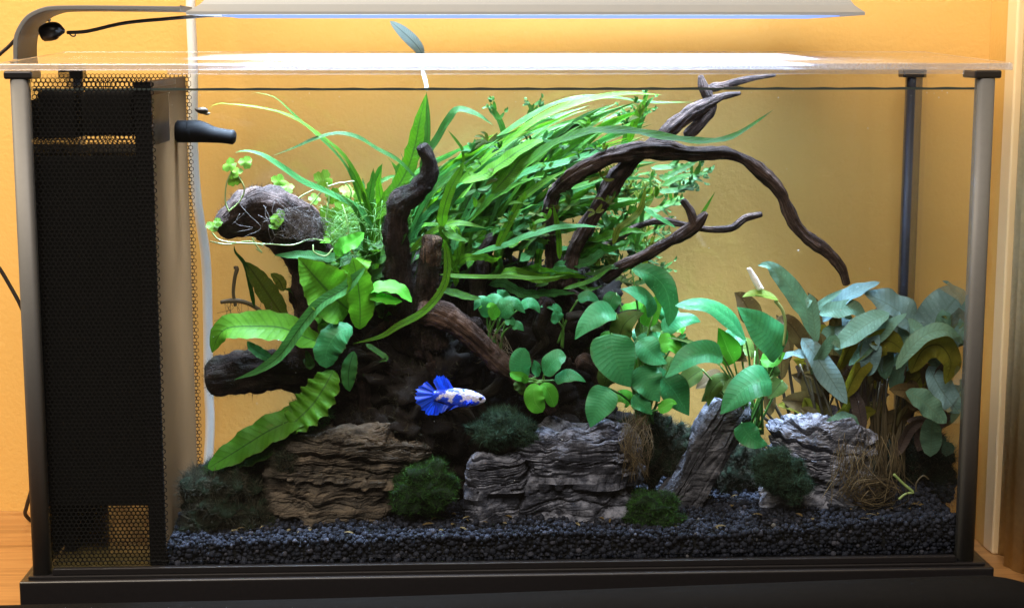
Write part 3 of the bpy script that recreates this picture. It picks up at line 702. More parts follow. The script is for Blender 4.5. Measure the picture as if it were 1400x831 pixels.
wood('root', st, [(740, 375, 7.6, 4), (775, 400, 7.4, 7), (805, 412, 7.3, 6), (818, 415, 7.2, 3)], M['wood_mid'], sides=44, seed=19.0)
RW = random.Random(5)
for i in range(22):
    x, y = RW.uniform(480, 790), RW.uniform(400, 540); a = RW.uniform(-2.6, -0.4) if RW.random() < 0.75 else RW.uniform(-3.4, 0.3); L = RW.uniform(60, 130); Y = RW.uniform(4.6, 6.4); r = RW.uniform(5, 12); q = []
    for k in range(5):
        t = k / 4; q.append((x + L * t * math.cos(a) + RW.uniform(-9, 9), min(640, y - L * t * math.sin(a) + RW.uniform(-9, 9)), Y + 0.8 * t + RW.uniform(-.3, .3), r * (1 - 0.65 * t)))
    wood('root', st, q, M['wood_dark'] if RW.random() < 0.7 else M['wood_mid'], sides=22, rough=0.35, ridge=0.3, seed=50.0 + i)
for pts, nn, ln in (([kn, lw], 9000, 0.3), ([hk, sb], 7000, 0.26)):
    for o in pts:
        vv = np.array([v.co for v in o.data.vertices]) / S + base_of(o.parent); ff = [tuple(p.vertices) for p in o.data.polygons if len(p.vertices) == 4]
        VV, F3 = fuzz_data(vv, ff, nn // 2, ln, 0.012, seed=nn); z = fast_mesh('algae_fuzz', VV, F3, M['fuzz_wood'], o); z['kind'] = 'stuff'

sp = thing('branching_driftwood', tuple(P(760, 420, 8)), 'slender twisting grey brown driftwood branches arching through the fern', 'driftwood')
wood('branch', sp, [(762, 400, 7.00, 13), (756, 340, 6.40, 12), (751, 300, 6.00, 11), (757, 268, 5.60, 11), (785, 240, 4.40, 12), (825, 218, 4.10, 12), (870, 208, 3.90, 13), (905, 206, 3.80, 13), (950, 211, 3.70, 10), (992, 209, 3.60, 9), (1020, 220, 3.50, 9), (1050, 243, 3.40, 10), (1070, 268, 3.30, 9), (1082, 298, 3.20, 9), (1100, 322, 3.10, 9), (1132, 345, 3.00, 8.5), (1150, 366, 3.00, 7.5), (1158, 388, 3.00, 6)], M['wood_mid'], sides=44, seed=3.0)
wood('branch', sp, [(878, 207, 3.95, 11), (905, 188, 4.6, 11.5), (932, 163, 5.2, 11), (956, 148, 5.8, 10), (985, 133, 6.3, 6), (1012, 128, 6.6, 3)], M['wood_mid'], sides=44, seed=23.0)
wood('branch', sp, [(940, 186, 5.60, 8), (962, 162, 6.00, 9), (972, 146, 6.20, 8), (962, 120, 6.20, 7), (958, 104, 6.20, 4)], M['wood_mid'], sides=44, seed=29.0)
wood('branch', sp, [(962, 125, 6.40, 6), (985, 118, 6.80, 6), (1025, 108, 7.20, 4), (1060, 103, 7.50, 2)], M['wood_mid'], sides=44, seed=31.0)
wood('branch', sp, [(872, 208, 4.30, 11), (858, 224, 4.60, 12), (840, 248, 5.20, 13), (822, 278, 5.50, 12), (802, 310, 5.80, 11), (785, 345, 6.00, 10), (775, 390, 6.20, 13)], M['wood_mid'], sides=44, seed=37.0)
wood('branch', sp, [(812, 305, 6.4, 5), (800, 330, 6.4, 7), (785, 352, 6.6, 7), (770, 380, 7, 9)], M['wood_mid'], sides=44, seed=39.0)
wood('branch', sp, [(826, 380, 6.20, 11), (848, 366, 5.80, 9), (880, 350, 5.50, 8), (915, 331, 5.20, 8), (945, 313, 5.00, 9), (955, 303, 4.90, 8), (965, 291, 4.80, 4)], M['wood_mid'], sides=44, seed=41.0)
wood('branch', sp, [(950, 305, 4.90, 7), (943, 288, 4.80, 6), (933, 274, 4.80, 5)], M['wood_mid'], sides=44, seg=30, seed=43.0)
wood('branch', sp, [(812, 345, 7.6, 5), (840, 328, 7.4, 5), (875, 308, 7.2, 5), (905, 302, 7.1, 5), (935, 307, 7.0, 4), (965, 313, 7.0, 5), (1000, 312, 6.9, 5), (1018, 299, 6.9, 5), (1041, 293, 6.9, 4)], M['wood_mid'], sides=44, seed=47.0)

# ------------------------------------------------------------------ moss cushions
def moss(box_px, Yc, depth, mat, core, label, n, ln=0.3, wd=0.02, seed=1, rough=0.2, name='moss_cushion', up=0.35):
    x0, y0, x1, y1 = box_px; c = P((x0 + x1) / 2, (y0 + y1) / 2, Yc); k = pxcm(Yc)
    t = thing(name, (c[0], c[1], c[2] - (y1 - y0) / 2 * k), label, 'moss')
    ra = np.array([(x1 - x0) / 2 * k, depth / 2, (y1 - y0) / 2 * k]); rs = random.Random(seed * 7); pb = [blob_data(c, ra * (0.82, 0.9, 0.82), seed * 1.3, rough=0.3, fine=0.1)]
    for q in range(4):
        a = rs.uniform(0, 6.28); pb.append(blob_data(c + ra * (0.62 * math.cos(a), 0.3 * math.sin(a) - 0.2, rs.uniform(-0.7, 0.25)), ra * rs.uniform(0.36, 0.6), seed + q * 2.1, nu=48, nv=30, rough=0.3, fine=0.1))
    V, F, U = join(pb)
    mesh('clump', V, F, M[core], t, uvs=U); VV, F3 = fuzz_data(V, F, int(n * 2.0), ln * 1.0, wd * 0.85, up=up, seed=seed, wild=1.3)
    z = fast_mesh('moss_strands', VV, F3, M[mat], t); z['kind'] = 'stuff'; return t
moss((640, 558, 732, 612), 3.4, 2.6, 'fuzz_teal', 'moss_core', 'dark teal moss tuft on top of the small blocky rock', 9000, seed=2)
moss((538, 622, 630, 700), 3.0, 2.4, 'fuzz_green', 'moss_core', 'round dark green moss cushion between the tan rock and the blocky rock', 10000, seed=3, ln=0.26)
moss((846, 668, 934, 722), 2.4, 2.0, 'fuzz_green', 'moss_core', 'low green moss cushion on the gravel right of the domed rock', 8000, seed=4, ln=0.24)
moss((1032, 602, 1102, 682), 2.8, 2.4, 'fuzz_teal', 'moss_core', 'dark green moss ball resting against the pale rock', 8000, seed=5)
moss((236, 622, 384, 728), 4.4, 5.0, 'fuzz_dark', 'moss_core', 'dark shaggy moss heap at the foot of the divider', 17000, seed=6, ln=0.5)
moss((355, 588, 440, 660), 4.2, 2.4, 'fuzz_dark', 'moss_core', 'dark shaggy moss heap above the tan slate', 9000, seed=7, ln=0.42)
moss((832, 548, 952, 672), 6.6, 3.0, 'fuzz_dark', 'moss_core', 'dark moss mound between the domed rock and the slanting slab', 12000, seed=8, ln=0.36)
moss((1195, 560, 1312, 700), 8.6, 4.0, 'fuzz_dark', 'moss_core', 'dark shaggy algae mound under the grey leaved plant by the right pane', 9000, seed=9, ln=0.5)
moss((965, 590, 1060, 700), 8.0, 3.0, 'fuzz_dark', 'moss_core', 'dark shaggy mound added as the shadow behind the slanting slab', 7000, seed=10, ln=0.45)  # dark mound added in place of the shadow behind the slab
mc = thing('moss_carpet', tuple(P(370, 640, 4)), 'dark green moss slope running down from the driftwood to the divider', 'moss')
V, F, U = join([blob_data(P(305, 640, 4.6), (1.0, 1.1, 0.5), 3.0, rough=.16, fine=.05), blob_data(P(332, 626, 4.6), (1.3, 1.1, 0.66), 4.0, rough=.16, fine=.05), blob_data(P(362, 605, 4.7), (1.4, 1.1, 0.8), 5.0, rough=.16, fine=.05), blob_data(P(395, 585, 4.8), (1.3, 1.1, 0.85), 7.0, rough=.16, fine=.05), blob_data(P(425, 562, 5.0), (1.1, 1.0, 0.9), 8.0, rough=.16, fine=.05)])
mesh('clump', V, F, M['moss_core'], mc, uvs=U)
VV, F3 = fuzz_data(V, F, 30000, 0.34, 0.016, up=0.35, seed=12, wild=1.4); z = fast_mesh('moss_strands', VV, F3, M['fuzz_green'], mc); z['kind'] = 'stuff'

# ------------------------------------------------------------------ leaf materials
M['fern'] = leaf_mat('fern leaf', (0.016, 0.085, 0.004), (0.075, 0.205, 0.008), trans=0.40, vein=16, veinamt=0.3, ribw=0.10, rib=(0.012, 0.04, 0.01), mott=120)
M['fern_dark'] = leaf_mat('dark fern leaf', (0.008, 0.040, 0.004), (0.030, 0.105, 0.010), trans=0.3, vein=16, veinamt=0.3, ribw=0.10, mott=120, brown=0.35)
M['fern_teal'] = leaf_mat('blue green fern leaf', (0.018, 0.10, 0.020), (0.055, 0.22, 0.055), trans=0.3, vein=18, veinamt=0.35, ribw=0.08, mott=140)
M['fern_olive'] = leaf_mat('olive fern leaf', (0.045, 0.075, 0.008), (0.13, 0.16, 0.02), trans=0.4, vein=14, veinamt=0.3, ribw=0.1, mott=120, brown=0.5)
M['broad'] = leaf_mat('broad fern leaf', (0.025, 0.115, 0.006), (0.085, 0.25, 0.014), trans=0.35, vein=9, veinamt=0.2, vbump=0.4, ribw=0.05, rib=(0.015, 0.05, 0.01), mott=110, brown=0.25)
M['broad_dark'] = leaf_mat('dark broad leaf', (0.014, 0.070, 0.004), (0.055, 0.17, 0.010), trans=0.35, vein=9, veinamt=0.2, vbump=0.4, ribw=0.05, mott=130, brown=0.45)  # darker green for the long lower leaf
M['anubias'] = leaf_mat('heart leaf', (0.022, 0.165, 0.050), (0.055, 0.30, 0.115), under=(0.06, 0.26, 0.03), trans=0.22, vein=7, veinamt=0.24, vbump=0.3, ribw=0.035, rib=(0.05, 0.25, 0.09), mott=70, rough=0.42, spec=0.2, brown=0.3)
M['anubias_l'] = leaf_mat('young heart leaf', (0.050, 0.27, 0.020), (0.10, 0.42, 0.04), trans=0.35, vein=7, veinamt=0.07, vbump=0.05, ribw=0.035, rib=(0.12, 0.4, 0.06), mott=70)
M['anubias_o'] = leaf_mat('old heart leaf', (0.035, 0.075, 0.015), (0.09, 0.15, 0.03), trans=0.3, vein=7, veinamt=0.07, vbump=0.05, ribw=0.04, mott=70, brown=0.5)
M['bluegrey'] = leaf_mat('blue grey leaf', (0.11, 0.21, 0.215), (0.23, 0.38, 0.41), under=(0.10, 0.11, 0.02), trans=0.15, vein=8, veinamt=0.22, vbump=0.3, ribw=0.05, rib=(0.10, 0.17, 0.15), mott=80, rough=0.5, brown=0.4)
M['tealgrey'] = leaf_mat('grey green leaf', (0.065, 0.150, 0.105), (0.15, 0.27, 0.19), under=(0.09, 0.10, 0.02), trans=0.2, vein=8, veinamt=0.22, vbump=0.3, ribw=0.05, rib=(0.09, 0.16, 0.10), mott=80, rough=0.5, brown=0.45)
M['oliveleaf'] = leaf_mat('olive leaf', (0.11, 0.115, 0.012), (0.27, 0.25, 0.03), trans=0.5, vein=8, veinamt=0.12, vbump=0.15, ribw=0.05, mott=80, rough=0.5, brown=0.5)
M['brownleaf'] = leaf_mat('brown leaf', (0.065, 0.044, 0.02), (0.17, 0.12, 0.05), trans=0.3, vein=8, veinamt=0.12, vbump=0.15, ribw=0.05, mott=80, rough=0.6)
M['purpleleaf'] = leaf_mat('purple brown leaf', (0.06, 0.042, 0.042), (0.15, 0.115, 0.105), trans=0.2, vein=8, veinamt=0.25, vbump=0.3, ribw=0.05, mott=80, rough=0.55, brown=0.4)
M['palewhite'] = leaf_mat('pale leaf', (0.20, 0.30, 0.25), (0.34, 0.44, 0.40), trans=0.3, vein=12, veinamt=0.3, ribw=0.08, mott=120)
M['stem'] = simple('green stem', (0.07, 0.20, 0.03), 0.5, nscale=200, nvar=0.3)
M['stem_pale'] = simple('pale stem', (0.22, 0.30, 0.10), 0.5, nscale=200, nvar=0.3)
M['stem_brown'] = simple('brown stem', (0.06, 0.045, 0.02), 0.6, nscale=200, nvar=0.4)
M['clover'] = leaf_mat('lobed leaf', (0.045, 0.12, 0.008), (0.11, 0.20, 0.02), trans=0.45, vein=5, veinamt=0.1, ribw=0.0, mott=150, brown=0.3)

RG = random.Random(21)
# ------------------------------------------------------------------ long strap-leaved fern
fern = thing('strap_leaf_fern', tuple(P(640, 430, 7)), 'dense fern with long narrow green leaves sweeping over the driftwood', 'fern')
def lerp(a, b, t): return a + (b - a) * t
def sweeping(bx, by, tx, ty, Y0, Y1, w, mat, rise=0.6, **kw):
    dx, dy = tx - bx, ty - by
    j = lambda s: RG.uniform(-s, s)
    pts = [(bx, by, Y0), (bx + dx * 0.16 + j(8), by + dy * 0.38 + j(8), lerp(Y0, Y1, .25)), (bx + dx * 0.42 + j(10), by + dy * (0.55 + 0.25 * rise) + j(8), lerp(Y0, Y1, .55)),
           (bx + dx * 0.72 + j(8), by + dy * (0.80 + 0.16 * rise) + j(7), lerp(Y0, Y1, .8)), (tx, ty, Y1)]
    kw.setdefault('wav', RG.uniform(0.06, 0.20)); kw.setdefault('wavn', RG.uniform(3, 7)); kw.setdefault('fold', RG.uniform(0.02, 0.30)); kw.setdefault('twist', RG.uniform(-1.6, 1.6)); kw.setdefault('jag', RG.uniform(0, 0.2))
    kw.setdefault('nseg', 24); kw.setdefault('hint', (RG.uniform(-.5, .4), -0.75, RG.uniform(.0, .9)))
    return leaf(pts, w, mat, fern, rng=RG, **kw)
for i in range(172):
    f = RG.random(); tx = RG.uniform(640, 905); top = max(136, 205 - (tx - 600) * 0.30)
    ty = top + (RG.random() ** 1.5) * 150; bx = 520 + (tx - 620) * 0.72 + RG.uniform(-55, 25); by = RG.uniform(330, 400) - max(0, (tx - 760)) * 0.25
    Y0, Y1 = RG.uniform(6.4, 10.8), RG.uniform(5.4, 11.4)
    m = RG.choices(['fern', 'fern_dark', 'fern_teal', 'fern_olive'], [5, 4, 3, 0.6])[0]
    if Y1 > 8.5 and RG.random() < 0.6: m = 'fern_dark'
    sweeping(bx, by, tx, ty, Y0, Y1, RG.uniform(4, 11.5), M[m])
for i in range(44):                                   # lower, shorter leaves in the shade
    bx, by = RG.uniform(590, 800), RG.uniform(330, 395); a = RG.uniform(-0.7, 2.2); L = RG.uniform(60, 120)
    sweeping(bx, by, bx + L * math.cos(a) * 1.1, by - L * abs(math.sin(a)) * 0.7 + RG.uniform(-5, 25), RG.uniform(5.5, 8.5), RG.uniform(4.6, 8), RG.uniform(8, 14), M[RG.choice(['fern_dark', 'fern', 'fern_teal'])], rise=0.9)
for i in range(14):
    bx, by = RG.uniform(800, 880), RG.uniform(300, 390)
    sweeping(bx, by, bx + RG.uniform(-40, 60), by - RG.uniform(30, 90), RG.uniform(7, 10), RG.uniform(6.5, 10), RG.uniform(5, 10), M['fern_dark'], rise=0.5)
for i in range(20):                                   # tuft left of the hooked branch
    bx, by = RG.uniform(470, 560), RG.uniform(320, 400); tx, ty = bx + RG.uniform(-60, 45), by - RG.uniform(70, 140)
    sweeping(bx, by, tx, ty, RG.uniform(6.5, 9.5), RG.uniform(6, 10), RG.uniform(9, 18), M[RG.choice(['fern_dark', 'fern', 'fern'])], rise=0.4)
def hand(pts, w, m, **kw):
    kw.setdefault('nseg', 22); kw.setdefault('wav', 0.07); kw.setdefault('wavn', 4); kw.setdefault('fold', 0.1)
    return leaf(pts, w * 0.85, M[m], fern, rng=RG, **kw)
hand([(505, 305, 7), (530, 275, 6.6), (553, 240, 6.3), (566, 205, 6.1), (574, 165, 6), (583, 128, 6)], 27, 'fern', wavn=6, jag=0.08)
hand([(575, 240, 6.4), (583, 200, 6.4), (584, 160, 6.4), (583, 126, 6.4)], 11, 'fern_dark')
hand([(512, 330, 6.5), (502, 280, 6), (488, 240, 5.5), (465, 207, 5.2), (430, 180, 5), (400, 160, 5), (360, 148, 4.8), (320, 143, 4.8), (295, 142, 4.8), (283, 154, 4.8)], 7, 'fern', twist=0.6, wavn=7)
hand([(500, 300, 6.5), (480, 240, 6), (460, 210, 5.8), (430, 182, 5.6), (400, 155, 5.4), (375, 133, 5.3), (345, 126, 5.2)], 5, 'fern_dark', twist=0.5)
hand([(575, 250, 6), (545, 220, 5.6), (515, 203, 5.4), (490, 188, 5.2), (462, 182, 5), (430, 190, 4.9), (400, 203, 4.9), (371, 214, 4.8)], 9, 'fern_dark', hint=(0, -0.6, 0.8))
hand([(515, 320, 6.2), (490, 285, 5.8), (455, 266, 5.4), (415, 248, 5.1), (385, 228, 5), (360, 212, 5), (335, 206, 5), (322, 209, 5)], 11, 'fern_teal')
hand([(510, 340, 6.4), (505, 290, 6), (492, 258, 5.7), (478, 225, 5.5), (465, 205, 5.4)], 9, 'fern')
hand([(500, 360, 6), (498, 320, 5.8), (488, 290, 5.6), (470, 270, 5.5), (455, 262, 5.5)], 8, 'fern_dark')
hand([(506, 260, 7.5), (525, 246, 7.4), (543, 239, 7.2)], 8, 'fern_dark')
hand([(575, 225, 7), (597, 190, 6.8), (612, 165, 6.6), (625, 150, 6.5), (650, 155, 6.4), (675, 172, 6.3)], 13, 'fern_dark')
hand([(604, 312, 4.6), (606, 290, 4.4), (616, 258, 4.3), (630, 232, 4.2), (634, 220, 4.2)], 17, 'fern', wavn=5)
hand([(634, 224, 4.2), (632, 205, 4.2), (622, 190, 4.2), (612, 178, 4.2)], 5, 'fern')
hand([(612, 330, 4.6), (606, 312, 4.5), (618, 322, 4.4), (640, 330, 4.4)], 16, 'fern')
hand([(640, 305, 5.2), (690, 255, 4.5), (745, 205, 3.8), (800, 182, 3.2), (860, 180, 2.8), (920, 190, 2.7), (965, 194, 2.7), (1000, 188, 2.8), (1030, 170, 3.0), (1058, 150, 3.2)], 21, 'fern', wavn=9, nseg=36, hint=(0, -0.5, 0.85), fold=0.25)
hand([(600, 262, 7), (660, 205, 6.8), (715, 165, 6.8), (770, 138, 7), (830, 133, 7.4), (890, 140, 7.6), (950, 140, 7.8)], 14, 'fern_dark', nseg=28, hint=(0, -0.4, 0.9))
hand([(620, 255, 6.4), (690, 195, 6.2), (740, 160, 6.2), (790, 140, 6.4), (850, 128, 6.6), (905, 130, 6.8)], 12, 'fern', nseg=28)
hand([(860, 195, 5), (866, 172, 4.8), (874, 152, 4.7), (887, 129, 4.7)], 12, 'fern')
hand([(770, 260, 5.6), (820, 245, 5.2), (860, 225, 5), (900, 222, 5)], 9, 'fern')
hand([(640, 300, 5.4), (680, 260, 5), (720, 235, 4.8), (770, 222, 4.7), (830, 205, 4.6), (880, 200, 4.6)], 13, 'fern_teal')
hand([(676, 345, 4.8), (693, 310, 4.6), (712, 275, 4.5), (726, 262, 4.5), (750, 245, 4.5), (780, 230, 4.5)], 13, 'fern')
hand([(630, 250, 5), (660, 240, 4.8), (690, 220, 4.6), (720, 200, 4.5), (748, 190, 4.5)], 26, 'fern', prof='lance', hint=(-0.2, -0.6, 0.7))
hand([(672, 265, 4.6), (695, 240, 4.4), (715, 215, 4.4), (742, 205, 4.4)], 30, 'fern', prof='lance')
hand([(645, 348, 5), (690, 335, 4.6), (735, 318, 4.5), (780, 309, 4.5), (826, 311, 4.5)], 15, 'fern_teal', hint=(0, -0.5, 0.85))
hand([(765, 355, 5), (764, 325, 4.9), (760, 298, 4.9), (756, 280, 4.9)], 9, 'fern')
hand([(838, 335, 5), (846, 312, 4.9), (860, 302, 4.8), (876, 285, 4.8), (884, 250, 4.8)], 11, 'fern_olive')
hand([(560, 345, 5.6), (590, 318, 5.2), (625, 305, 5), (665, 312, 4.9)], 12, 'fern')
hand([(600, 375, 5), (640, 378, 4.6), (690, 378, 4.5), (740, 380, 4.5), (775, 376, 4.5)], 8, 'fern')
hand([(770, 395, 4.6), (795, 388, 4.4), (815, 380, 4.3), (840, 362, 4.3)], 8, 'fern')
hand([(608, 330, 4.5), (612, 365, 4.3), (604, 396, 4.1), (580, 425, 4.0), (545, 445, 3.9), (520, 460, 3.9), (482, 470, 3.9)], 12, 'fern', nseg=26, hint=(0, -0.9, 0.4))
hand([(596, 395, 4.4), (620, 400, 4.2), (640, 406, 4.1), (658, 408, 4.1)], 14, 'fern', prof='lance')
hand([(880, 285, 5.2), (905, 300, 5), (925, 312, 5)], 9, 'fern_teal')
hand([(905, 245, 6), (930, 232, 6), (955, 220, 6)], 12, 'fern_dark', jag=0.25)
hand([(935, 325, 5.9), (955, 300, 5.9), (978, 262, 5.9)], 6, 'fern')
# the leaf that pokes out over the cover
hand([(584, 125, 6.3), (582, 112, 6.5), (578, 98, 6.8), (576, 88, 6.9)], 6, 'palewhite', hint=(0, -1, 0.1), nseg=8)
lf = thing('emerging_leaf', tuple(P(576, 76, 14.2)), 'pale silvery leaf tip standing up behind the cover', 'leaf')
leaf([(579, 77, 14.2), (570, 63, 14.1), (552, 45, 13.9), (533, 29, 13.7)], 17, M['palewhite'], lf, name='blade', prof='lance', hint=(0, -1, 0.1), rng=RG, nseg=16, wav=0.04)

# plantlets sprouting on the leaf tips
def plantlet(x, y, Y, r, mat):
    pa = []
    for k in range(RG.randint(3, 6)):
        a = RG.uniform(-0.6, 3.6); L = r * RG.uniform(0.6, 1.3)
        pa.append(leaf_data([P(x, y, Y), P(x + L * .55 * math.cos(a), y - L * .6 * math.sin(a), Y - .1), P(x + L * math.cos(a + .25), y - L * .85 * math.sin(a + .25), Y - .15)], r * 0.30 * pxcm(Y), prof='lance', nseg=6, across=2, rng=RG, wav=.1))
    V, F, U = join(pa); return mesh('plantlet', V, F, M[mat], fern, uvs=U)
for i in range(52):
    x = RG.uniform(640, 900); y = max(140, 205 - (x - 600) * 0.25) + RG.random() * 150; plantlet(x, y, RG.uniform(3.9, 5.5), RG.uniform(9, 22), RG.choice(['fern', 'fern', 'fern_dark', 'fern_teal', 'fern_olive']))
# ------------------------------------------------------------------ lacy fern behind the branches
lace = thing('lacy_fern', tuple(P(850, 390, 9)), 'dark lacy fern with forked antler tips behind the branches', 'fern')
def lacefrond(x, y, ang, L, Y, w, mat):
    pa = []
    ex, ey = x + L * math.cos(ang), y - L * math.sin(ang); mx, my = (x + ex) / 2 + RG.uniform(-6, 6), (y + ey) / 2 + RG.uniform(-6, 6)
    pa.append(leaf_data([P(x, y, Y), P(mx, my, Y - .2), P(ex, ey, Y - .4)], w * pxcm(Y), nseg=8, across=2, rng=RG))
    for k in range(RG.randint(5, 8)):
        t = RG.uniform(0.45, 1.0); sx, sy = lerp(x, ex, t), lerp(y, ey, t); a2 = ang + RG.uniform(-1.1, 1.1); l2 = RG.uniform(9, 20)
        tx, ty = sx + l2 * math.cos(a2), sy - l2 * math.sin(a2)
        pa.append(leaf_data([P(sx, sy, Y - .3), P((sx + tx) / 2 + RG.uniform(-2, 2), (sy + ty) / 2, Y - .4), P(tx, ty, Y - .5)], w * 0.55 * pxcm(Y), nseg=5, across=2, rng=RG))
        for q in range(RG.randint(1, 3)):
            a3 = a2 + RG.uniform(-0.9, 0.9); l3 = RG.uniform(5, 11)
            pa.append(leaf_data([P(tx, ty, Y - .5), P(tx + l3 * .5 * math.cos(a3), ty - l3 * .5 * math.sin(a3), Y - .5), P(tx + l3 * math.cos(a3 + .3), ty - l3 * math.sin(a3 + .3), Y - .5)], w * 0.38 * pxcm(Y), nseg=4, across=2, rng=RG))
    V, F, U = join(pa); return mesh('frond', V, F, mat, lace, uvs=U)
for i in range(46):
    x, y = RG.uniform(800, 880), RG.uniform(250, 390); lacefrond(x, y, RG.uniform(-0.3, 2.3), RG.uniform(22, 52), RG.uniform(7.5, 11), RG.uniform(6, 9), M[RG.choice(['fern_dark', 'fern_dark', 'fern_olive'])])
for (x, y, a, L) in ((875, 300, 0.55, 60), (905, 255, 0.3, 55), (900, 262, 0.1, 48), (890, 230, 0.1, 50), (900, 240, -0.5, 30), (690, 190, 1.9, 45), (720, 180, 1.3, 40), (850, 210, 1.4, 55), (870, 180, 1.2, 40), (780, 250, 1.9, 50), (740, 240, 2.0, 40), (930, 250, 0.5, 36)):
    lacefrond(x, y, a, L, RG.uniform(7, 10), 9, M['fern_dark'])

# ------------------------------------------------------------------ broad-leaved fern on the left log
bf = thing('broad_leaf_fern', tuple(P(470, 480, 5.5)), 'fern with broad ribbed leaves growing on the left log', 'fern')
def bl(pts, w, m='broad', **kw):
    kw.setdefault('nseg', 20); kw.setdefault('across', 6); kw.setdefault('wav', 0.06); kw.setdefault('wavn', 4); kw.setdefault('prof', 'lance'); kw.setdefault('jag', 0.05)
    return leaf(pts, w, M[m], bf, rng=RG, **kw)
bl([(447, 470, 4.6), (420, 462, 4.2), (385, 448, 3.9), (345, 446, 3.7), (312, 448, 3.6), (298, 460, 3.6), (290, 482, 3.6)], 44, fold=0.2, hint=(0, -0.8, 0.6), jag=0.07)
bl([(478, 425, 5), (455, 405, 4.4), (430, 378, 4.1), (408, 352, 4.0)], 74, fold=0.3, hint=(-0.25, -0.7, 0.6), prof='heart')
bl([(480, 345, 5.4), (455, 352, 5.2), (420, 349, 5.1), (375, 349, 5.0)], 16, 'fern_teal', prof='lance')
bl([(492, 450, 4.4), (492, 415, 4.0), (488, 380, 3.8), (482, 352, 3.7)], 40, fold=0.35, hint=(0.3, -0.8, 0.4))
bl([(500, 400, 4.2), (520, 393, 4.0), (545, 396, 3.8), (563, 413, 3.7)], 26, 'anubias_l', fold=0.2, hint=(0, -0.5, 0.85))
bl([(505, 408, 4.0), (520, 408, 3.8), (537, 412, 3.7), (550, 412, 3.7)], 18, 'anubias_l', fold=0.2, hint=(0, -0.6, 0.8))
bl([(482, 447, 4.0), (462, 455, 3.6), (447, 478, 3.5), (446, 503, 3.6)], 42, 'anubias', curl=0.3, prof='oval', hint=(0, -0.8, 0.5))
bl([(484, 480, 4.2), (478, 500, 4.0), (476, 520, 4.0), (478, 535, 4.0)], 22, 'fern_teal', curl=0.3)
bl([(456, 506, 4.0), (444, 528, 3.6), (428, 552, 3.4), (408, 572, 3.3), (390, 588, 3.3)], 52, 'broad', wav=0.16, wavn=7, jag=0.05, fold=0.1, nseg=34, prof='oval')
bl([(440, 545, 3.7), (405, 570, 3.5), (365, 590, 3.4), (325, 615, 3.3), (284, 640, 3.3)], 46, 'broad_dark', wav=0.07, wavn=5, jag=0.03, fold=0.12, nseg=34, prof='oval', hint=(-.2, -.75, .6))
bl([(400, 598, 3.8), (370, 612, 3.6), (335, 628, 3.5), (300, 640, 3.4)], 26, 'fern_dark', wav=0.14, wavn=5, jag=0.05)
bl([(443, 470, 5), (450, 440, 4.8), (440, 420, 4.7), (455, 395, 4.7)], 34, 'broad')
bl([(500, 365, 3.6), (470, 395, 3.5), (438, 415, 3.4), (410, 448, 3.3), (382, 486, 3.2), (352, 507, 3.2), (320, 519, 3.2)], 17, 'fern_teal', prof='strap', fold=0.25, wavn=7, nseg=30, hint=(0.2, -0.8, 0.5))
bl([(392, 440, 6.2), (375, 415, 6.1), (355, 385, 6), (336, 358, 6)], 30, 'fern_olive', fold=0.2)
bl([(388, 398, 6.4), (382, 384, 6.3), (370, 374, 6.2)], 16, 'fern_olive')
bl([(348, 420, 6.0), (342, 390, 5.9), (335, 362, 5.9), (322, 345, 5.9), (320, 335, 5.9)], 6, 'fern_dark', prof='strap')
bl([(375, 493, 4.6), (360, 485, 4.5), (345, 475, 4.4), (338, 466, 4.4)], 16, 'fern_teal')
bl([(415, 490, 4.6), (425, 500, 4.4), (418, 478, 4.3)], 12, 'fern_dark')
bl([(460, 350, 5.2), (468, 338, 5.0), (484, 330, 4.9), (498, 318, 4.9)], 26, 'anubias_l', fold=0.2)
bl([(500, 470, 4.4), (515, 480, 4.3), (528, 490, 4.2), (518, 495, 4.2)], 8, 'fern_dark', prof='strap')
for i in range(34):
    bx, by = RG.uniform(420, 540), RG.uniform(330, 450); a = RG.uniform(0.2, 3.0); L = RG.uniform(35, 80)
    bl([(bx, by, RG.uniform(5.2, 8.5)), (bx + L * .5 * math.cos(a), by - L * .6 * math.sin(a), RG.uniform(4.8, 7.5)), (bx + L * math.cos(a), by - L * .8 * math.sin(a), RG.uniform(4.6, 7.5))], RG.uniform(12, 30), RG.choice(['broad', 'fern_dark', 'fern_dark', 'fern']), nseg=12, across=4, hint=(RG.uniform(-.5, .5), -0.7, RG.uniform(.2, .8)))
# clubbed brown sprout on the left
sprout = thing('curled_sprout', tuple(P(330, 425, 6)), 'brown curled fern sprout standing on the left log', 'sprout')
pxtube('stalk', [(322, 418, 6, 2.5), (319, 400, 6, 2.4), (321, 380, 6, 2.6), (324, 367, 6, 3), (320, 366, 6, 2)], M['stem_brown'], sprout, nseg=24, sides=8)
pxtube('rhizome', [(302, 413, 6, 2.5), (318, 411, 6, 3.2), (335, 413, 6, 3.6), (352, 422, 6.2, 3.2), (378, 446, 6.4, 4)], M['stem_brown'], sprout, nseg=30, sides=10, rough=0.3)
V, F, U = threads([[(x0, 413, 6), (x0 + RG.uniform(-8, 8), RG.uniform(420, 430), 5.9), (x0 + RG.uniform(-18, 18), RG.uniform(425, 450), 5.8)] for x0 in [RG.uniform(305, 372) for _ in range(15)]], 0.013)
z = mesh('rootlets', V, F, M['fuzz_brown'], sprout, uvs=U); z['kind'] = 'stuff'

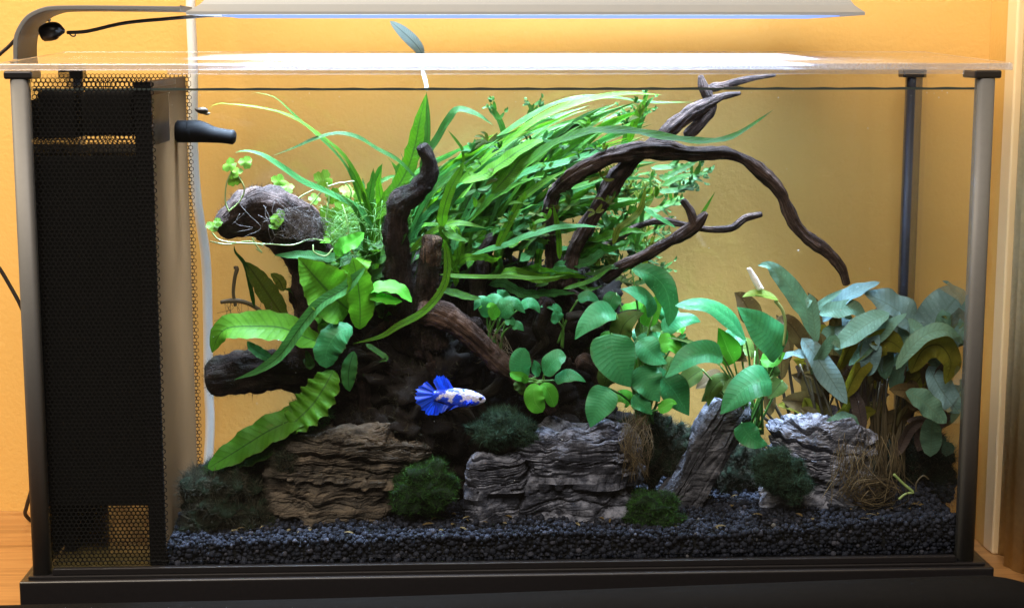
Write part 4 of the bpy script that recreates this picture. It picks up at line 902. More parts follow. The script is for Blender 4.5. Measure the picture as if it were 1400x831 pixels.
# ------------------------------------------------------------------ creeping plant with lobed round leaves
hyd = thing('lobed_creeper', tuple(P(440, 330, 6)), 'creeper with thin curling stems and small lobed leaves over the knotted limb', 'plant')
def lobed(x, y, r, Y, nl=4, rot=0.0, tilt=(0, -0.9, 0.4), mat='clover'):
    c = P(x, y, Y); R = r * pxcm(Y); n = np.array(tilt, float); n /= np.linalg.norm(n); a = np.cross(n, (0, 0, 1.0)); a /= np.linalg.norm(a); b = np.cross(n, a)
    V, F, U = [c + n * 0.05], [], [(0.5, 0.5)]; N = 40
    for ring in (0.5, 1.0):
        for k in range(N):
            t = 2 * math.pi * k / N; rr = R * ring * (0.62 + 0.38 * abs(math.cos(nl * t / 2 + rot)) ** 0.6 + (0.06 * math.cos(3 * nl * t) if ring == 1 else 0))
            V.append(c + (a * math.cos(t) + b * math.sin(t)) * rr + n * (0.04 * math.sin(3 * t) * ring)); U.append((0.5 + ring * .4 * math.cos(t), 0.5 + ring * .4 * math.sin(t)))
    for k in range(N):
        k2 = (k + 1) % N; F.append((0, 1 + k, 1 + k2)); F.append((1 + k, 1 + N + k, 1 + N + k2, 1 + k2))
    return mesh('leaf', V, F, M[mat], hyd, uvs=U)
for (x, y, r, Y, nl) in ((314, 226, 11, 5, 3), (320, 246, 10, 5, 3), (324, 236, 9, 5, 3), (336, 222, 10, 5.1, 3), (381, 248, 11, 7, 4), (392, 256, 11, 7, 4), (380, 298, 12, 4.6, 3), (375, 308, 8, 4.6, 3), (442, 246, 15, 6, 4), (455, 268, 12, 6.2, 4), (450, 300, 20, 6.4, 5), (470, 285, 18, 6.8, 5), (460, 320, 20, 6.6, 5), (482, 305, 16, 6.5, 5), (440, 325, 14, 6.8, 5), (497, 268, 14, 7.2, 5), (512, 262, 10, 7.2, 4), (475, 262, 12, 7.4, 4), (432, 300, 11, 7.0, 4), (492, 330, 15, 6.2, 5), (505, 300, 14, 7, 5), (520, 285, 12, 7.4, 4), (430, 272, 9, 7.2, 4), (290, 310, 9, 5, 2), (298, 304, 7, 5, 2)):
    lobed(x, y, r, Y, nl, RG.uniform(0, 3), (RG.uniform(-.5, .5), -0.9, RG.uniform(.0, .9)), RG.choice(['clover', 'clover', 'fern_teal' if r > 13 else 'clover']))
def stems(paths, rad, mat):
    for p in paths: tube('stem', [P(*q) for q in p], rad, mat, hyd, nseg=40, sides=6, cap=False)
stems([[(318, 232, 5), (310, 250, 5), (308, 275, 5.1), (313, 290, 5.2)], [(325, 240, 5), (334, 258, 5.1), (328, 275, 5.2), (312, 290, 5.2)],
       [(290, 318, 4.9), (300, 328, 4.8), (325, 332, 4.7), (370, 334, 4.6), (400, 335, 4.7), (425, 327, 5), (445, 330, 5.6)], [(287, 330, 4.9), (310, 334, 4.9), (340, 330, 4.9), (360, 336, 4.8)],
       [(428, 260, 6), (410, 270, 6.2), (398, 283, 6.2)], [(440, 262, 6), (425, 280, 6.2), (415, 285, 6.2)], [(448, 255, 6), (470, 250, 6), (480, 262, 6), (475, 285, 6.3)], [(428, 335, 5.2), (430, 345, 5), (445, 350, 5), (455, 340, 5.2)],
       [(345, 325, 4.8), (350, 335, 4.8), (358, 345, 4.8), (350, 340, 4.8)], [(470, 250, 6), (485, 248, 6), (495, 252, 6.4)], [(445, 300, 6), (450, 270, 6), (447, 250, 6)], [(478, 330, 6), (474, 300, 6), (468, 280, 6.2)]], 0.045, M['stem_pale'])
V, F, U = threads([[(RG.uniform(375, 405), RG.uniform(285, 325), 4.6), (RG.uniform(390, 415), RG.uniform(280, 330), 4.5), (RG.uniform(400, 430), RG.uniform(285, 330), 4.6), (RG.uniform(415, 445), RG.uniform(292, 330), 4.8), (RG.uniform(430, 460), RG.uniform(300, 325), 5.2)] for i in range(46)] + [[(x0, y0, 4.6), (x0 + RG.uniform(-8, 14), y0 + RG.uniform(8, 22), 4.4), (x0 + RG.uniform(-2, 24), y0 + RG.uniform(14, 30), 4.4), (x0 + RG.uniform(-10, 30), y0 + RG.uniform(24, 46), 4.5)] for (x0, y0) in [(RG.uniform(320, 395), RG.uniform(268, 305)) for _ in range(14)]], 0.014)
z = mesh('rootlets', V, F, simple('pale rootlets', (0.07, 0.058, 0.05), 0.8), hyd, uvs=U); z['kind'] = 'stuff'
# fine green thread plant under the creeper
V, F, U = threads([[(RG.uniform(440, 520), RG.uniform(290, 370), RG.uniform(5.5, 7)), (RG.uniform(440, 520), RG.uniform(280, 350), RG.uniform(5.2, 7)), (RG.uniform(430, 530), RG.uniform(270, 350), RG.uniform(5, 7))] for i in range(60)], 0.013)
z = mesh('fine_stems', V, F, M['stem'], hyd, uvs=U); z['kind'] = 'stuff'

# ------------------------------------------------------------------ heart-leaved plants
def heartplant(label, root, items, group='heart leaved plants on the rocks', name='heart_leaf_plant'):
    pl = thing(name, tuple(P(*root)), label, 'plant', None)
    for it in items:
        pts, w, m = it[0], it[1], it[2]; kw = dict(it[3]) if len(it) > 3 else {}
        kw.setdefault('prof', 'heart'); kw.setdefault('nseg', 18); kw.setdefault('across', 8); kw.setdefault('fold', 0.22); kw.setdefault('wav', RG.uniform(0.03, 0.10)); kw.setdefault('wavn', RG.uniform(1, 2.4)); kw.setdefault('curl', RG.uniform(0.0, 0.25))
        kw.setdefault('hint', (RG.uniform(-.25, .25), -0.72, 0.68))
        leaf(pts, w, M[m], pl, rng=RG, **kw)
        b = pts[0]; r = root
        tube('petiole', [P(b[0], b[1], b[2]), P(lerp(b[0], r[0], .45) + RG.uniform(-6, 6), lerp(b[1], r[1], .35), lerp(b[2], r[2], .5)), P(r[0] + RG.uniform(-14, 14), r[1] + RG.uniform(-6, 6), r[2])], [0.055, 0.065, 0.08], M['stem'], pl, nseg=12, sides=6, cap=False)
    return pl
heartplant('cluster of glossy heart shaped leaves above the domed rock', (880, 575, 5.2), [
    ([(836, 456, 3.2), (838, 478, 2.9), (848, 505, 2.7), (862, 529, 2.8)], 64, 'anubias', dict(hint=(-0.1, -0.8, 0.55))),
    ([(842, 428, 5), (822, 428, 4.6), (802, 442, 4.4), (786, 464, 4.4)], 36, 'anubias'),
    ([(892, 432, 5), (884, 410, 4.7), (868, 400, 4.6), (848, 395, 4.6)], 32, 'anubias', dict(hint=(0.1, -.6, .8))),
    ([(864, 368, 5.2), (888, 374, 5), (908, 392, 4.9), (916, 420, 4.8), (914, 446, 4.8)], 34, 'anubias', dict(hint=(-0.5, -0.6, 0.5), prof='lance')),
    ([(905, 452, 5.2), (925, 440, 5), (945, 436, 4.9), (958, 440, 4.9)], 30, 'anubias'),
    ([(846, 466, 5), (852, 446, 4.9), (866, 432, 4.8), (880, 428, 4.8)], 34, 'anubias_o'),
    ([(872, 466, 4.0), (884, 476, 3.7), (896, 488, 3.6), (912, 497, 3.6)], 40, 'anubias'),
    ([(876, 500, 3.7), (882, 516, 3.5), (890, 532, 3.4), (902, 549, 3.4)], 48, 'anubias', dict(hint=(0.1, -0.8, 0.5))),
    ([(905, 515, 4.2), (918, 530, 4), (930, 548, 3.9), (942, 568, 3.9)], 46, 'anubias', dict(hint=(0.1, -0.85, 0.5))),
    ([(866, 540, 3.3), (874, 548, 3.2), (882, 556, 3.2), (892, 566, 3.2)], 30, 'anubias', dict(wav=0.08)),
    ([(900, 560, 3.4), (908, 556, 3.3), (918, 550, 3.3), (926, 552, 3.3)], 20, 'anubias_l'),
    ([(832, 530, 3.2), (824, 545, 3.0), (815, 562, 2.9), (807, 584, 2.9)], 44, 'anubias', dict(hint=(-0.1, -0.85, 0.45))),
    ([(842, 500, 4), (834, 510, 3.9), (828, 520, 3.8), (826, 534, 3.8)], 34, 'anubias_o'),
    ([(900, 472, 4.6), (915, 470, 4.5), (925, 476, 4.4), (935, 488, 4.4)], 32, 'anubias_l'),
    ([(880, 445, 5.4), (893, 420, 5.3), (902, 402, 5.3)], 30, 'anubias_l'),
    ([(870, 460, 5.6), (890, 445, 5.5), (910, 455, 5.5)], 26, 'anubias_o'),
    ([(842, 400, 6), (835, 415, 6), (832, 432, 6)], 26, 'anubias')] + [
    ([(x, y, Y), (x + 10 * math.cos(a), y - 12 * math.sin(a), Y - .2), (x + 24 * math.cos(a), y - 18 * math.sin(a) + 4, Y - .4), (x + 38 * math.cos(a), y - 20 * math.sin(a) + 14, Y - .5)], RG.uniform(24, 40), RG.choice(['anubias', 'anubias', 'anubias_o', 'anubias_l'])) for (x, y, Y, a) in [(RG.uniform(835, 945), RG.uniform(430, 560), RG.uniform(4.8, 7.5), RG.uniform(-0.6, 3.8)) for _ in range(18)]])
heartplant('heart leaved plant beside the slanting slab with a white flower', (1030, 590, 5), [
    ([(988, 486, 3.2), (965, 482, 2.9), (938, 492, 2.8), (910, 516, 2.8)], 46, 'anubias', dict(hint=(-0.1, -0.6, 0.75))),
    ([(1020, 465, 4.2), (998, 438, 3.9), (965, 418, 3.7), (923, 418, 3.6)], 40, 'anubias', dict(hint=(0.1, -0.5, 0.85), prof='lance')),
    ([(1068, 484, 3.4), (1055, 465, 3.1), (1035, 445, 3.0), (1008, 420, 3.0)], 64, 'anubias', dict(hint=(0.2, -0.75, 0.6))),
    ([(1055, 522, 3.0), (1035, 522, 2.7), (1012, 536, 2.6), (985, 566, 2.6)], 56, 'anubias', dict(hint=(-0.1, -0.7, 0.7))),
    ([(1014, 578, 3.2), (1020, 590, 3.1), (1032, 602, 3.0), (1050, 608, 3.0)], 34, 'anubias', dict(hint=(-0.3, -0.8, 0.4))),
    ([(1004, 496, 4.4), (996, 480, 4.3), (990, 465, 4.3), (982, 448, 4.3)], 36, 'anubias_l', dict(hint=(0.1, -.95, .2))),
    ([(1040, 492, 3.8), (1050, 492, 3.7), (1060, 490, 3.6), (1074, 482, 3.6)], 28, 'anubias_l'),
    ([(1030, 440, 5.6), (1024, 425, 5.5), (1014, 408, 5.5), (1004, 400, 5.5)], 34, 'brownleaf', dict(hint=(0.2, -1, 0))),
    ([(985, 500, 4.6), (965, 478, 4.5), (940, 466, 4.4), (912, 462, 4.4)], 24, 'anubias_o', dict(hint=(0, -.3, .95))),
    ([(960, 505, 5), (945, 515, 5), (930, 530, 5), (922, 548, 5)], 30, 'anubias_o'),
    ([(1000, 520, 4.8), (985, 520, 4.8), (972, 535, 4.8), (968, 555, 4.8)], 26, 'anubias_o'),
    ([(1070, 520, 4.6), (1062, 530, 4.5), (1050, 545, 4.4)], 30, 'anubias_o')] + [
    ([(x, y, Y), (x + 10 * math.cos(a), y - 12 * math.sin(a), Y - .2), (x + 24 * math.cos(a), y - 18 * math.sin(a) + 4, Y - .4), (x + 38 * math.cos(a), y - 20 * math.sin(a) + 14, Y - .5)], RG.uniform(22, 36), RG.choice(['anubias', 'anubias_o', 'anubias_o', 'brownleaf'])) for (x, y, Y, a) in [(RG.uniform(975, 1075), RG.uniform(450, 560), RG.uniform(4.8, 7.5), RG.uniform(-0.6, 3.8)) for _ in range(11)]])
fl = thing('white_flower', tuple(P(1072, 460, 3.4)), 'small white spadix flower with a pale green spathe on a curved stalk', 'flower')
pxtube('stalk', [(1071, 472, 3.5, 2.0), (1074, 445, 3.4, 2.0), (1070, 425, 3.4, 2.2), (1060, 411, 3.4, 2.6)], M['stem_pale'], fl, nseg=24, sides=8)
leaf([(1064, 411, 3.4), (1050, 408, 3.3), (1032, 405, 3.2), (1015, 406, 3.2)], 17, leaf_mat('spathe', (0.22, 0.36, 0.07), (0.34, 0.46, 0.14), vein=4, veinamt=0.1), fl, name='spathe', prof='lance', fold=0.9, nseg=16, across=8, hint=(0, -0.3, 0.9), rng=RG)
def spadix():
    pa = [tube_data([P(1039, 395, 3.3), P(1032, 382, 3.3), P(1024, 367, 3.3)], [0.17, 0.19, 0.10], 30, 12)]
    V, F, U = pa[0]; return mesh('spadix', V, F, simple('white spadix', (0.70, 0.68, 0.66), 0.6, nscale=900, nvar=0.2, bump=0.8), fl, uvs=U)
s_ = spadix()
knobs = []
for i in range(16):
    t = i / 15; a = P(lerp(1039, 1024.5, t), lerp(394, 368, t), 3.3)
    for k in range(7): ang = k * 0.9 + i * 0.45; knobs.append((iv * 0.055 + a + np.array([math.cos(ang) * 0.17 * (1 - .4 * t), math.sin(ang) * 0.17 * (1 - .4 * t), 0.0])))
KV = np.concatenate(knobs); KF = np.concatenate([ifc + len(iv) * i for i in range(len(knobs))]); z = fast_mesh('florets', KV, KF, s_.data.materials[0], s_); z['kind'] = 'stuff'
heartplant('tiny heart leaved plant tucked under the short stub', (672, 480, 5.5), [
    ([(682, 432, 4.6), (692, 420, 4.4), (704, 414, 4.3), (718, 428, 4.3)], 30, 'anubias', dict(curl=.3)),
    ([(672, 432, 4.8), (664, 418, 4.6), (656, 412, 4.5), (648, 424, 4.5)], 26, 'anubias'),
    ([(668, 425, 5), (672, 412, 4.9), (682, 408, 4.8), (690, 414, 4.8)], 22, 'anubias'),
    ([(678, 436, 4.4), (674, 424, 4.2), (670, 418, 4.2), (665, 420, 4.2)], 20, 'anubias_l'),
    ([(712, 420, 5.2), (722, 414, 5.1), (732, 418, 5.1), (738, 428, 5.1)], 18, 'anubias'),
    ([(690, 415, 5.6), (686, 404, 5.5), (680, 396, 5.5)], 24, 'anubias'),
    ([(690, 440, 4.4), (698, 438, 4.3), (704, 446, 4.3)], 16, 'anubias'), ([(700, 445, 4.4), (708, 445, 4.3), (716, 452, 4.3)], 16, 'anubias')], name='small_heart_leaf_plant')
heartplant('small heart leaved plant at the end of the driftwood root', (735, 520, 3.6), [
    ([(720, 518, 3.2), (712, 505, 3.0), (712, 490, 2.9), (718, 476, 2.9)], 31, 'anubias', dict(prof='oval', hint=(0, -1, .3))),
    ([(722, 522, 3.1), (714, 514, 2.9), (706, 513, 2.8), (697, 510, 2.8)], 19, 'anubias_l', dict(prof='oval')),
    ([(744, 512, 3.2), (752, 500, 3.0), (762, 490, 2.9), (774, 488, 2.9)], 32, 'anubias', dict(prof='oval')),
    ([(758, 520, 3.2), (772, 514, 3.0), (786, 514, 2.9), (801, 522, 2.9)], 22, 'anubias'),
    ([(733, 524, 3.0), (730, 536, 2.8), (732, 550, 2.7), (742, 563, 2.7)], 29, 'anubias_l', dict(prof='oval', hint=(-.2, -1, .3))),
    ([(740, 524, 3.2), (746, 530, 3.0), (752, 540, 3.0), (758, 556, 3.0)], 24, 'anubias_l', dict(prof='oval')),
    ([(738, 512, 3.6), (734, 506, 3.5), (732, 498, 3.5), (730, 492, 3.5)], 18, 'anubias'),
    ([(706, 520, 3.6), (712, 530, 3.5), (714, 540, 3.5)], 20, 'anubias_o')], name='small_heart_leaf_plant')
heartplant('pair of small heart leaves in the dark hollow under the fern', (770, 470, 6), [
    ([(768, 430, 5.4), (758, 420, 5.3), (748, 417, 5.3), (738, 420, 5.3)], 15, 'anubias'), ([(764, 440, 5.2), (760, 430, 5.1), (758, 424, 5.1)], 22, 'anubias'),
    ([(790, 410, 5.6), (802, 405, 5.5), (812, 408, 5.5), (820, 416, 5.5)], 18, 'anubias')], name='small_heart_leaf_plant')
# hanging root threads below the heart leaved plants
def rootlets(name, label, paths, rad, mat, root):
    t = thing(name, tuple(P(*root)), label, 'roots'); V, F, U = threads(paths, rad); z = mesh('threads', V, F, mat, t, uvs=U); z['kind'] = 'stuff'; return t
rootlets('root_threads', 'thin pale root threads hanging under the tiny heart leaved plant', [[(RG.uniform(660, 690), 450, 5), (RG.uniform(655, 705), 475, 4.8), (RG.uniform(650, 715), RG.uniform(480, 510), 4.7)] for i in range(16)] , 0.016, M['stem_brown'], (680, 450, 5))
rootlets('root_threads', 'brown root threads trailing down over the end of the domed rock', [[(RG.uniform(850, 890), RG.uniform(560, 585), 3.4), (RG.uniform(845, 895), RG.uniform(590, 620), 2.2), (RG.uniform(850, 890), RG.uniform(620, 660), 1.8)] for i in range(80)], 0.012, M['fuzz_brown'], (870, 570, 3.4))

# ------------------------------------------------------------------ grey-leaved plant at the right
gp = thing('grey_leaf_plant', tuple(P(1190, 640, 5.5)), 'tall plant with ruffled blue grey leaves and olive undersides by the right pane', 'plant')
def gl(pts, w, m='bluegrey', **kw):
    kw.setdefault('prof', 'lance'); kw.setdefault('nseg', 20); kw.setdefault('across', 6); kw.setdefault('fold', RG.uniform(0.05, 0.35)); kw.setdefault('wav', RG.uniform(0.04, 0.12)); kw.setdefault('wavn', RG.uniform(1.5, 3.5)); kw.setdefault('twist', RG.uniform(-0.6, 0.6)); kw.setdefault('hint', (RG.uniform(-.3, .3), -0.7, 0.65))
    return leaf(pts, w * 0.8, M[m], gp, rng=RG, **kw)
gl([(1118, 470, 5), (1105, 430, 4.8), (1086, 400, 4.6), (1066, 376, 4.5), (1052, 364, 4.5), (1036, 363, 4.5)], 34, 'tealgrey', wav=0.14, wavn=4, hint=(-.6, -.7, .3))
gl([(1105, 440, 5.2), (1120, 418, 5.1), (1152, 396, 5)], 14, 'tealgrey')
gl([(1125, 440, 5.4), (1150, 412, 5.2), (1175, 398, 5.1), (1203, 386, 5)], 36, 'bluegrey', hint=(0, -.5, .85))
gl([(1262, 470, 5.6), (1240, 436, 5.3), (1214, 416, 5.2), (1180, 400, 5.2)], 62, 'bluegrey', hint=(.2, -.7, .6))
gl([(1216, 428, 3.8), (1190, 440, 3.6), (1165, 458, 3.5), (1140, 478, 3.4)], 44, 'tealgrey', hint=(-.1, -.6, .75))
gl([(1160, 500, 4), (1190, 470, 3.8), (1215, 446, 3.7), (1240, 428, 3.7)], 28, 'tealgrey', hint=(0, -.6, .8))
gl([(1120, 430, 4.8), (1140, 424, 4.6), (1165, 422, 4.5), (1185, 432, 4.5)], 34, 'tealgrey')
gl([(1096, 462, 4), (1112, 482, 3.7), (1132, 512, 3.5), (1158, 552, 3.4)], 44, 'bluegrey', hint=(.3, -.8, .4))
gl([(1066, 490, 4), (1085, 484, 3.8), (1100, 486, 3.8), (1116, 496, 3.8)], 22, 'bluegrey', hint=(0, -.35, .95))
gl([(1180, 500, 4.0), (1196, 474, 3.8), (1215, 466, 3.7), (1236, 480, 3.7)], 46, 'oliveleaf', hint=(0, -1, .1))
gl([(1155, 545, 4.2), (1168, 515, 4.0), (1185, 492, 3.9), (1200, 478, 3.9)], 32, 'oliveleaf', hint=(.2, -1, 0))
gl([(1225, 505, 3.4), (1245, 475, 3.2), (1270, 455, 3.1), (1295, 452, 3.1), (1318, 470, 3.1)], 32, 'tealgrey', hint=(0, -.45, .9), fold=0.1)
gl([(1245, 510, 3.8), (1262, 478, 3.6), (1285, 472, 3.5), (1300, 495, 3.5), (1292, 525, 3.5)], 46, 'oliveleaf', hint=(0, -1, .1))
gl([(1262, 490, 6), (1275, 450, 5.8), (1296, 420, 5.7), (1318, 396, 5.7)], 84, 'bluegrey', prof='oval', hint=(.1, -.9, .4))
gl([(1322, 425, 4.8), (1312, 404, 4.7), (1300, 392, 4.7), (1288, 384, 4.7)], 24, 'bluegrey')
gl([(1238, 535, 3.4), (1258, 545, 3.2), (1275, 560, 3.1), (1294, 578, 3.1)], 44, 'tealgrey', hint=(-.1, -.7, .7))
gl([(1270, 500, 4.4), (1282, 525, 4.2), (1296, 545, 4.1), (1312, 565, 4.1)], 46, 'bluegrey', hint=(0, -.8, .5))
gl([(1205, 480, 5), (1215, 450, 4.9), (1230, 425, 4.9)], 30, 'bluegrey')
gl([(1130, 470, 5.2), (1150, 448, 5), (1180, 440, 5)], 36, 'bluegrey')
gl([(1290, 480, 5), (1305, 462, 4.9), (1322, 455, 4.9)], 36, 'bluegrey')
gl([(1220, 470, 5.2), (1240, 450, 5), (1262, 445, 5)], 40, 'tealgrey')
gl([(1175, 580, 4.2), (1160, 572, 4), (1140, 578, 3.9), (1125, 592, 3.9)], 26, 'tealgrey', hint=(0, -.5, .85))
for i in range(34):
    bx, by = RG.uniform(1105, 1300), RG.uniform(470, 520); a = RG.uniform(0.5, 2.4); L = RG.uniform(50, 85); Y = RG.uniform(3.6, 8)
    gl([(bx, by, Y), (bx + L * .35 * math.cos(a), by - L * .5 * math.sin(a), Y - .3), (min(1316, bx + L * .75 * math.cos(a)), by - L * .88 * math.sin(a), Y - .5), (min(1318, bx + L * 1.05 * math.cos(a)), by - L * .85 * math.sin(a) + 12, Y - .7)], RG.uniform(20, 38), RG.choices(['bluegrey', 'tealgrey', 'oliveleaf', 'brownleaf', 'purpleleaf'], [4, 4, 2, 1, 2])[0], nseg=14, across=4, hint=(RG.uniform(-.6, .6), -.8, RG.uniform(0, .6)))
for i in range(72):
    bx, by = RG.uniform(1105, 1295), RG.uniform(500, 625); a = RG.uniform(0.5, 2.6); L = RG.uniform(50, 95); Y = RG.uniform(4.6, 9.5)
    gl([(bx, by, Y), (bx + L * .45 * math.cos(a), by - L * .55 * math.sin(a), Y - .4), (min(1312, bx + L * math.cos(a)), by - L * .85 * math.sin(a) + 10, Y - .5)], RG.uniform(24, 44), RG.choices(['brownleaf', 'oliveleaf', 'tealgrey', 'purpleleaf'], [5, 1.5, 0.8, 2])[0], nseg=10, across=4, hint=(RG.uniform(-.6, .6), -1, RG.uniform(-.2, .4)))
for i in range(26):
    x0 = RG.uniform(1090, 1290); x1 = lerp(1190, x0, 0.55) + RG.uniform(-20, 20)
    tube('petiole', [P(x0, RG.uniform(470, 530), RG.uniform(4, 7)), P(lerp(x0, x1, .5) + RG.uniform(-5, 5), 565, 5.8), P(x1, 650, 6)], [0.06, 0.075, 0.09], M['stem_brown'], gp, nseg=12, sides=6, cap=False)
bp = thing('brown_stem_plant', tuple(P(1100, 590, 10)), 'clump of thin brown stems standing behind the pale rock', 'plant')
for (xa, ya, xb) in ((1040, 510, 1085), (1062, 500, 1090), (1100, 480, 1096), (1120, 470, 1100), (1135, 500, 1104), (1045, 560, 1085), (1075, 470, 1094), (1110, 440, 1098), (1020, 545, 1080), (1145, 530, 1106)):
    Y = RG.uniform(7.5, 10); tube('stem', [P(xb, 600, Y), P(lerp(xa, xb, .4), lerp(ya, 600, .45), Y), P(xa, ya, Y - .3)], [0.11, 0.1, 0.06], M['stem_brown'], bp, nseg=14, sides=7)
    leaf([(lerp(xa, xb, .2), lerp(ya, 600, .2), Y - .2), (xa + RG.uniform(-8, 8), ya - 12, Y - .4), (xa + RG.uniform(-20, 20), ya - 40, Y - .5)], RG.uniform(16, 28), M['brownleaf'], bp, rng=RG, prof='lance', nseg=10, hint=(RG.uniform(-.5, .5), -1, 0))
cc = lambda a, r, cx, cyy: (cx + r * math.cos(a), cyy + r * 0.55 * math.sin(a))
pths = []
for i in range(150):
    a0 = RG.uniform(0, 6.28); r0 = RG.uniform(14, 38); Y = RG.uniform(1.8, 3.4); cx, cyy = 1192 + RG.uniform(-10, 10), 672 + RG.uniform(-8, 8)
    pths.append([(*cc(a0 + k * RG.uniform(.5, .8), r0 * RG.uniform(.85, 1.15), cx, cyy), Y) for k in range(4)])
for i in range(110):
    x = RG.uniform(1145, 1228); pths.append([(x, RG.uniform(590, 625), RG.uniform(2.6, 4)), (x + RG.uniform(-14, 14), RG.uniform(625, 650), RG.uniform(2, 3)), (x + RG.uniform(-25, 25), RG.uniform(655, 690), RG.uniform(1.8, 2.8))])
rootlets('root_tangle', 'tangle of brown curling roots lying on the gravel by the pale rock', pths, 0.015, M['fuzz_brown'], (1190, 690, 2.5))
rt = thing('pale_shoot', tuple(P(1248, 680, 2)), 'small pale green forked shoot lying on the gravel by the roots', 'shoot')
pxtube('stem', [(1222, 648, 2, 2), (1234, 660, 2, 2), (1246, 670, 2, 2.2), (1249, 673, 2, 1.5)], M['stem_pale'], rt, nseg=16, sides=7); pxtube('stem', [(1229, 682, 2, 2), (1238, 675, 2, 1.8), (1249, 673, 2, 2)], M['stem_pale'], rt, nseg=16, sides=7); pxtube('tendril', [(1252, 672, 2, 1.2), (1253, 660, 2, 1.2), (1262, 650, 2, 1.2), (1270, 655, 2, 1.0)], M['stem_brown'], rt, nseg=20, sides=6)

# ------------------------------------------------------------------ fish
def fishmat():
    t = NT('blue and white scales'); oc = t.coord(); n1 = t.noise(oc, 190, 3, 0.55); n2 = t.noise(oc, 1300, 2)
    px = t.n('ShaderNodeSeparateXYZ', {0: oc}).outputs[0]
    bias = t.math('MULTIPLY', t.math('SUBTRACT', px, 0.010), 7.0)
    f = t.ramp(t.math('ADD', n1, bias), [(0.50, (0,) * 3), (0.57, (1,) * 3)])
    c = t.mix(f, (0.008, 0.065, 0.90), (0.85, 0.83, 0.95)); c = t.mix(t.math('MULTIPLY', n2, 0.35), c, (0.02, 0.06, 0.5))
    vo = t.n('ShaderNodeTexVoronoi', {'Vector': oc, 'Scale': 900.0}).outputs['Distance']; c = t.mix(t.math('MULTIPLY', vo, 0.45), c, (0.02, 0.04, 0.25))
    return t.end(t.bsdf(color=c, rough=0.3, normal=t.bump(vo, 0.6, 0.0004)))
M['fish'] = fishmat()
M['fin'] = leaf_mat('blue fin', (0.004, 0.035, 0.55), (0.010, 0.085, 0.85), trans=0.35, vein=0.01, veinamt=0.0, ribw=0.0, mott=200)
def finmat():
    t = NT('rayed blue fin'); uv = t.n('ShaderNodeSeparateXYZ', {0: t.n('ShaderNodeUVMap').outputs[0]}); n = t.noise(t.coord(), 300, 3)
    ry = t.math('POWER', t.math('ABSOLUTE', t.math('SINE', t.math('ADD', t.math('MULTIPLY', uv.outputs[1], 46.0), n))), 3.0)
    c = t.mix(ry, (0.008, 0.085, 0.98), (0.003, 0.03, 0.50)); c = t.mix(t.math('MULTIPLY', n, 0.2), c, (0.05, 0.2, 0.9))
    return t.end(t.mixs(0.42, t.bsdf(color=c, rough=0.4), t.n('ShaderNodeBsdfTranslucent', {0: c}).outputs[0]))
M['fin'] = finmat()
FY = 2.6
fish = thing('fish', tuple(P(600, 542, FY)), 'blue and white fighting fish with a fan tail swimming past the driftwood', 'fish')
fish['kind'] = 'thing'; del fish['kind']
def fishbody():
    k = pxcm(FY); prof = [(592, 541, 6.5), (602, 541, 8.5), (612, 542, 11), (622, 543, 13), (632, 544, 13.2), (642, 544.5, 12), (650, 545, 10), (657, 545.5, 7.0), (661.5, 546, 4.2), (664, 546.2, 1.2)]
    s = catmull([(a, b, r) for a, b, r in prof], 44); V, F, U = [], [], []; n = 22
    for a, b, r in s:
        c = P(a, b, FY)
        for q in range(n): t = 2 * math.pi * q / n; V.append(c + np.array([0, math.cos(t) * r * k * 0.55, math.sin(t) * r * k])); U.append((a, q / n))
    for i in range(len(s) - 1):
        for q in range(n): q2 = (q + 1) % n; F.append((i * n + q, i * n + q2, (i + 1) * n + q2, (i + 1) * n + q))
    F += [tuple(range(n))[::-1], tuple((len(s) - 1) * n + q for q in range(n))]
    return mesh('body', V, F, M['fish'], fish, uvs=U)
body = fishbody()
def fan(name, root, edge, Y, ripple=0.045, mat='fin'):
    """root and edge polylines in photo pixels"""
    n, m = 30, 8; R = catmull([(a, b, 0) for a, b in root], n); E = catmull([(a, b, 0) for a, b in edge], n); V, F, U = [], [], []
    for i in range(n):
        for j in range(m + 1):
            t = j / m; q = R[i] * (1 - t) + E[i] * t; dy = ripple * t * math.sin(i * 1.3) + 0.18 * t * math.sin(i * 0.25 + 1)
            if j >= m - 1: q = q + (E[i] - R[i]) * (RG.uniform(-0.10, 0.10) if j == m else 0.0)
            V.append(P(q[0], q[1], Y + dy)); U.append((t, i / (n - 1)))
    for i in range(n - 1):
        for j in range(m): a = i * (m + 1) + j; F.append((a, a + 1, a + m + 2, a + m + 1))
    return mesh(name, V, F, M[mat], fish, uvs=U)
fan('tail_fin', [(597, 535), (595, 539), (595, 544), (598, 549)], [(583, 521), (572, 530), (569, 543), (573, 556), (584, 565), (600, 566)], FY)
fan('dorsal_fin', [(598, 533), (606, 532), (613, 531), (620, 531)], [(592, 521), (597, 515), (606, 514), (613, 519)], FY)
fan('anal_fin', [(597, 549), (606, 552), (616, 554), (624, 554)], [(592, 565), (600, 565), (608, 562), (616, 556)], FY)
fan('ventral_fin', [(622, 553), (625, 554), (628, 555), (631, 555)], [(611, 563), (614, 561), (618, 559), (624, 557)], FY - .2, 0.03)
fan('pectoral_fin', [(646, 551), (646, 549), (645, 547), (645, 545)], [(636, 556), (637, 554), (638, 551), (640, 549)], FY - .32, 0.03)
for s_y in (-1, 1):
    e = mesh('eye', iv * np.array([0.10, 0.05, 0.10]) + P(656.5, 544, FY) + np.array([0, s_y * 0.155, 0]), ifc, M['black'], fish)
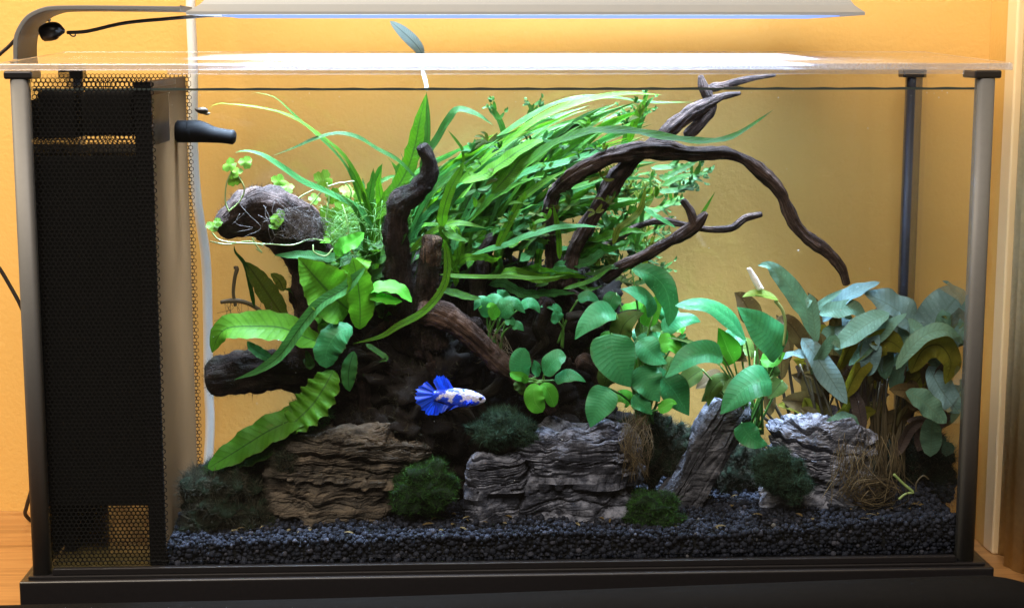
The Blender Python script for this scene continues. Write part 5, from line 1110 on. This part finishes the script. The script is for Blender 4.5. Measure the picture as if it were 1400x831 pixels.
# snail at the leaf tip
sn = thing('snail', tuple(P(276, 152, 4.7)), 'tiny dark pointed snail shell at the tip of a drooping strap leaf', 'snail')
pxtube('shell', [(266.5, 149, 4.7, 1.0), (270, 150.5, 4.7, 3.0), (275, 151.5, 4.7, 4.6), (280, 151.5, 4.7, 4.2), (284, 152, 4.7, 2)], simple('snail shell', (0.02, 0.013, 0.008), 0.3, nscale=600, nvar=0.6), sn, nseg=24, sides=14)
pxtube('foot', [(278, 155, 4.7, 1.5), (283, 156, 4.7, 1.8), (287, 155, 4.7, 1.0)], M['stem_brown'], sn, nseg=10, sides=8)

# ------------------------------------------------------------------ specks in the water and scraps on the gravel
def specks():
    n = 100; rs = np.random.RandomState(4); p = np.stack([rs.uniform(-18, 24, n), rs.uniform(0.5, 10, n), rs.uniform(6, 28.5, n)], 1); q = 45
    p[:q, 1] = rs.uniform(0.42, 0.7, q); p[:q, 2] = 28.8 - rs.rand(q) ** 3 * 1.2
    r = 0.012 + 0.024 * rs.rand(n) ** 2; bv, bf = ico(0)
    V = (p[:, None, :] + bv[None] * r[:, None, None]).reshape(-1, 3); F = (bf[None] + (np.arange(n) * len(bv))[:, None, None]).reshape(-1, 3)
    o = fast_mesh('floating_specks', V, F, simple('pale specks', (0.6, 0.6, 0.58), 0.5)); o['kind'] = 'stuff'; tag(o, 'tiny pale specks and air bubbles drifting in the water', 'specks')
specks()
def scraps():
    pa = []
    for i in range(90):
        x, y = RG.uniform(-17.5, 24), RG.uniform(0.7, 6.5); z = surf(x, y) + 0.13; a = RG.uniform(0, 6.28); L = RG.uniform(0.15, 0.7)
        c = np.array([x, y, z]); d = np.array([math.cos(a), math.sin(a), 0.1]) * L
        pa.append(leaf_data([c, c + d * .5 + np.array([0, 0, .06]), c + d], RG.uniform(0.05, 0.22), hint=(0, -.2, 1), prof='lance', nseg=5, across=2, rng=RG))
    V, F, U = join(pa); o = mesh('plant_scraps', V, F, M['brownleaf'], uvs=U); o['kind'] = 'stuff'; tag(o, 'small brown scraps of dead leaf scattered on the gravel', 'debris')
scraps()
